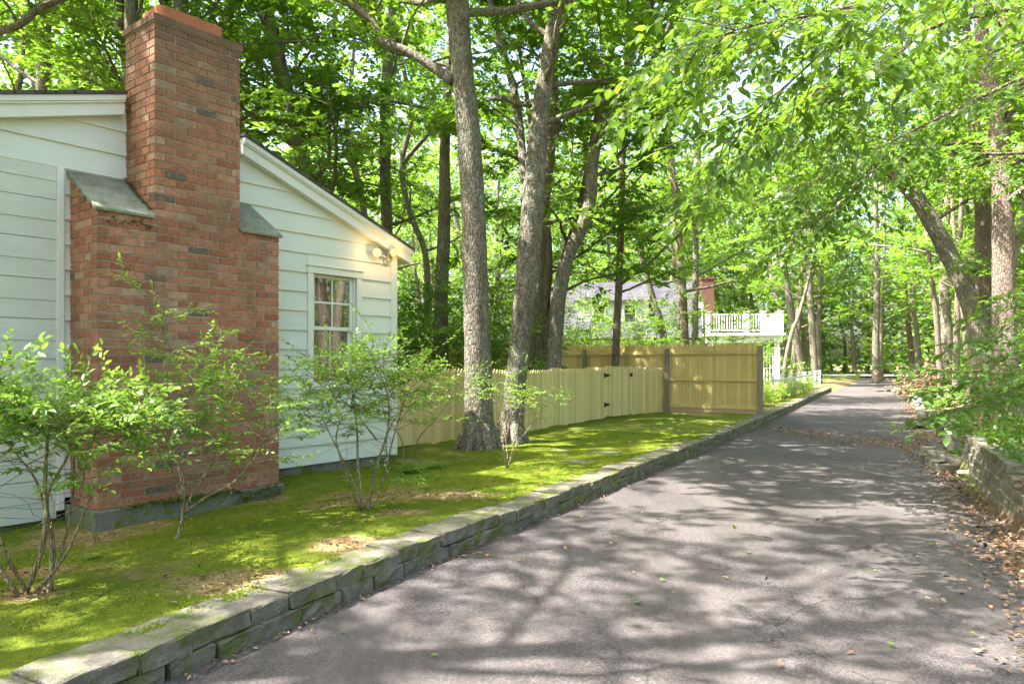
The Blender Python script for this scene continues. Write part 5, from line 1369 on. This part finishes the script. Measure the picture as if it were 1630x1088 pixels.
# ---------------------------------------------------------------- ground scatter
def tufts():
    n = 300000
    y = 1.2+13*NPR.rand(n)**.85; c = NPR.rand(n)*7.2; x = XL(y)-.3-c
    # not inside the house
    rel = (x-CO.x)*SN.x+(y-CO.y)*SN.y; ss = (x-CO.x)*SU.x+(y-CO.y)*SU.y
    br_ = bare(x, y)
    ok = (rel > .02) & ~((ss > CS0-.05) & (ss < CS1+.05) & (rel < E+.06)) & (NPR.rand(n) > br_*.95)
    x, y = x[ok], y[ok]; n = len(x); z = hgt(x, y)-.003
    m_ = 16000; y2 = .8+18*NPR.rand(m_); c2 = -.09+.1*NPR.rand(m_); k2 = vnoise(y2, c2*4, 1.3)+.35*vnoise(y2, c2*3, 6)+c2*1.2
    o2 = k2 > .62; y2 = y2[o2]; x2 = XL(y2)-.31-c2[o2]; x = np.concatenate([x, x2]); y = np.concatenate([y, y2]); z = np.concatenate([z, y2*0+.186]); n = len(x)
    D = NPR.randn(n, 3)*.55; D[:, 2] = 1; U = NPR.randn(n, 3)
    sz = .007+.011*NPR.rand(n)
    t = np.clip((vnoise(x, y, 1.3)*.5+vnoise(x, y, 4.5)*.5-.5)*1.6+.45+.3*(NPR.rand(n)-.5), 0, 1)
    tag(leaves('moss', np.stack([x, y, z], -1), D, U, sz, 'blade', MOSS_TUFT, None, t, 2.2), 'short cushiony yellow-green moss covering the lawn', 'moss', kind='stuff')
tufts()
def litter(name, label, x, y, z, s0, s1, m, shape='ovate', lift=.2):
    n = len(x); D = NPR.randn(n, 3); D[:, 2] *= lift; U = NPR.randn(n, 3)*lift; U[:, 2] += 1
    tag(leaves(name, np.stack([x, y, z], -1), D, U, s0+(s1-s0)*NPR.rand(n), shape, m), label, 'leaves', kind='stuff')
def sc_drive(n, ylo, yhi, edge=0):
    y = ylo+(yhi-ylo)*NPR.rand(n)**1.3; a, b_ = XL(y)+.05, XR(y)
    f = NPR.rand(n) if not edge else (1-np.abs(NPR.randn(n))*.06)
    return a+(b_-a)*f, y
x, y = sc_drive(80, 3, 30); litter('fallen_leaves', 'scattered small green fallen leaves on the asphalt driveway', x, y, x*0+.018, .03, .065, LEAF_SHRUB, 'lobed', .15)
x, y = sc_drive(160, 3, 30); x2, y2 = sc_drive(6500, 3.5, 34, 1)
litter('dead_leaves', 'brown dead leaves and crumbs scattered over the driveway and along its right edge', np.concatenate([x, x2]), np.concatenate([y, y2]), np.concatenate([x*0+.018, np.maximum(hgt(x2, y2), .0)+.02]), .015, .055, LITTER, 'ovate', .3)
# debris patches further up the drive, needles and crumbs
xs_, ys_ = [], []
for (px_, py_, sx, sy, n) in ((1275, 688, .45, 1.0, 1500), (1405, 705, .42, .8, 1500), (1370, 640, .9, 2.2, 500), (1420, 636, .8, 1.6, 350)):
    cx, cy_ = gp(px_, py_); xs_.append(cx+NPR.randn(n)*sx); ys_.append(cy_+NPR.randn(n)*sy)
x = np.concatenate(xs_); y = np.concatenate(ys_); ok = (x > XL(y)+.1) & (x < XR(y)-.1); x, y = x[ok], y[ok]
litter('leaf_debris', 'dark patches of leaf crumbs lying on the driveway farther up', x, y, x*0+.016, .015, .045, LITTER, 'ovate', .3)
# bank litter right
n = 14000; y = 4+34*NPR.rand(n)**1.4; x = XR(y)+.2+NPR.rand(n)**1.3*9
litter('leaf_litter', 'brown leaf litter covering the bank on the right', x, y, hgt(x, y)+.015, .05, .11, LITTER, 'ovate', .35)
n = 500; y = 3+12*NPR.rand(n); x = XL(y)-.35-NPR.rand(n)*4
rel = (x-CO.x)*SN.x+(y-CO.y)*SN.y; ok = rel > .7; x, y = x[ok], y[ok]
litter('moss_litter', 'small brown leaves scattered on the moss lawn', x, y, hgt(x, y)+.012, .025, .06, LITTER, 'ovate', .25)
n = 42000; y = 5+30*NPR.rand(n)**1.3; x = XR(y)+.24+NPR.rand(n)**1.3*8; ok = vnoise(x, y, .6)*.7+.3*vnoise(x, y, 2.2) > .44; x, y = x[ok], y[ok]
litter('ground_cover', 'low green leafy ground cover on the right bank behind the block wall', x, y, hgt(x, y)+.02+.26*NPR.rand(len(x))*vnoise(x, y, 1.1), .05, .11, LEAF_BEECH, 'ovate', .45)
n = 1500; y = 1+30*NPR.rand(n)**1.2; x = XL(y)+.02+np.abs(NPR.randn(n))*.05
litter('edge_crumbs', 'dark leaf crumbs gathered along the foot of the stone edging', x, y, x*0+.014, .012, .035, LITTER, 'ovate', .3)
n = 60000; y = 2+10*NPR.rand(n); x = XL(y)-.35-NPR.rand(n)*4.5; ok = (bare(x, y) > .35+.5*NPR.rand(n)) & (((x-CO.x)*SN.x+(y-CO.y)*SN.y) > .72); x, y = x[ok][:9000], y[ok][:9000]
litter('needle_litter', 'tan needles and crumbs covering the bare patches of the moss lawn', x, y, hgt(x, y)+.004, .012, .035, LITTER, 'kite', .3)
# two curled dry leaves and twigs on the drive
for i, (px_, py_, L_, az, lab) in enumerate(((1500, 757, .9, .1, 'thin bare twig lying on the driveway near the curved row of blocks'), (1230, 860, .5, 2.6, 'short dark twig lying in the middle of the driveway'), (1046, 830, .35, .8, 'tiny twig on the driveway near the stone edging'))):
    x, y = gp(px_, py_); m = MB(); m.tube(curve_path((x, y, .022), (math.cos(az), math.sin(az), 0), L_, 6, random.Random(i), .12, -.0), [.006, .006, .005, .004, .003, .003, .002], 5)
    for v in range(len(m.v)): m.v[v] = (m.v[v][0], m.v[v][1], max(.012, min(.05, m.v[v][2])))
    o = m.build('twig', BARK2); tag(o, lab, 'twig', 'twigs on the driveway')
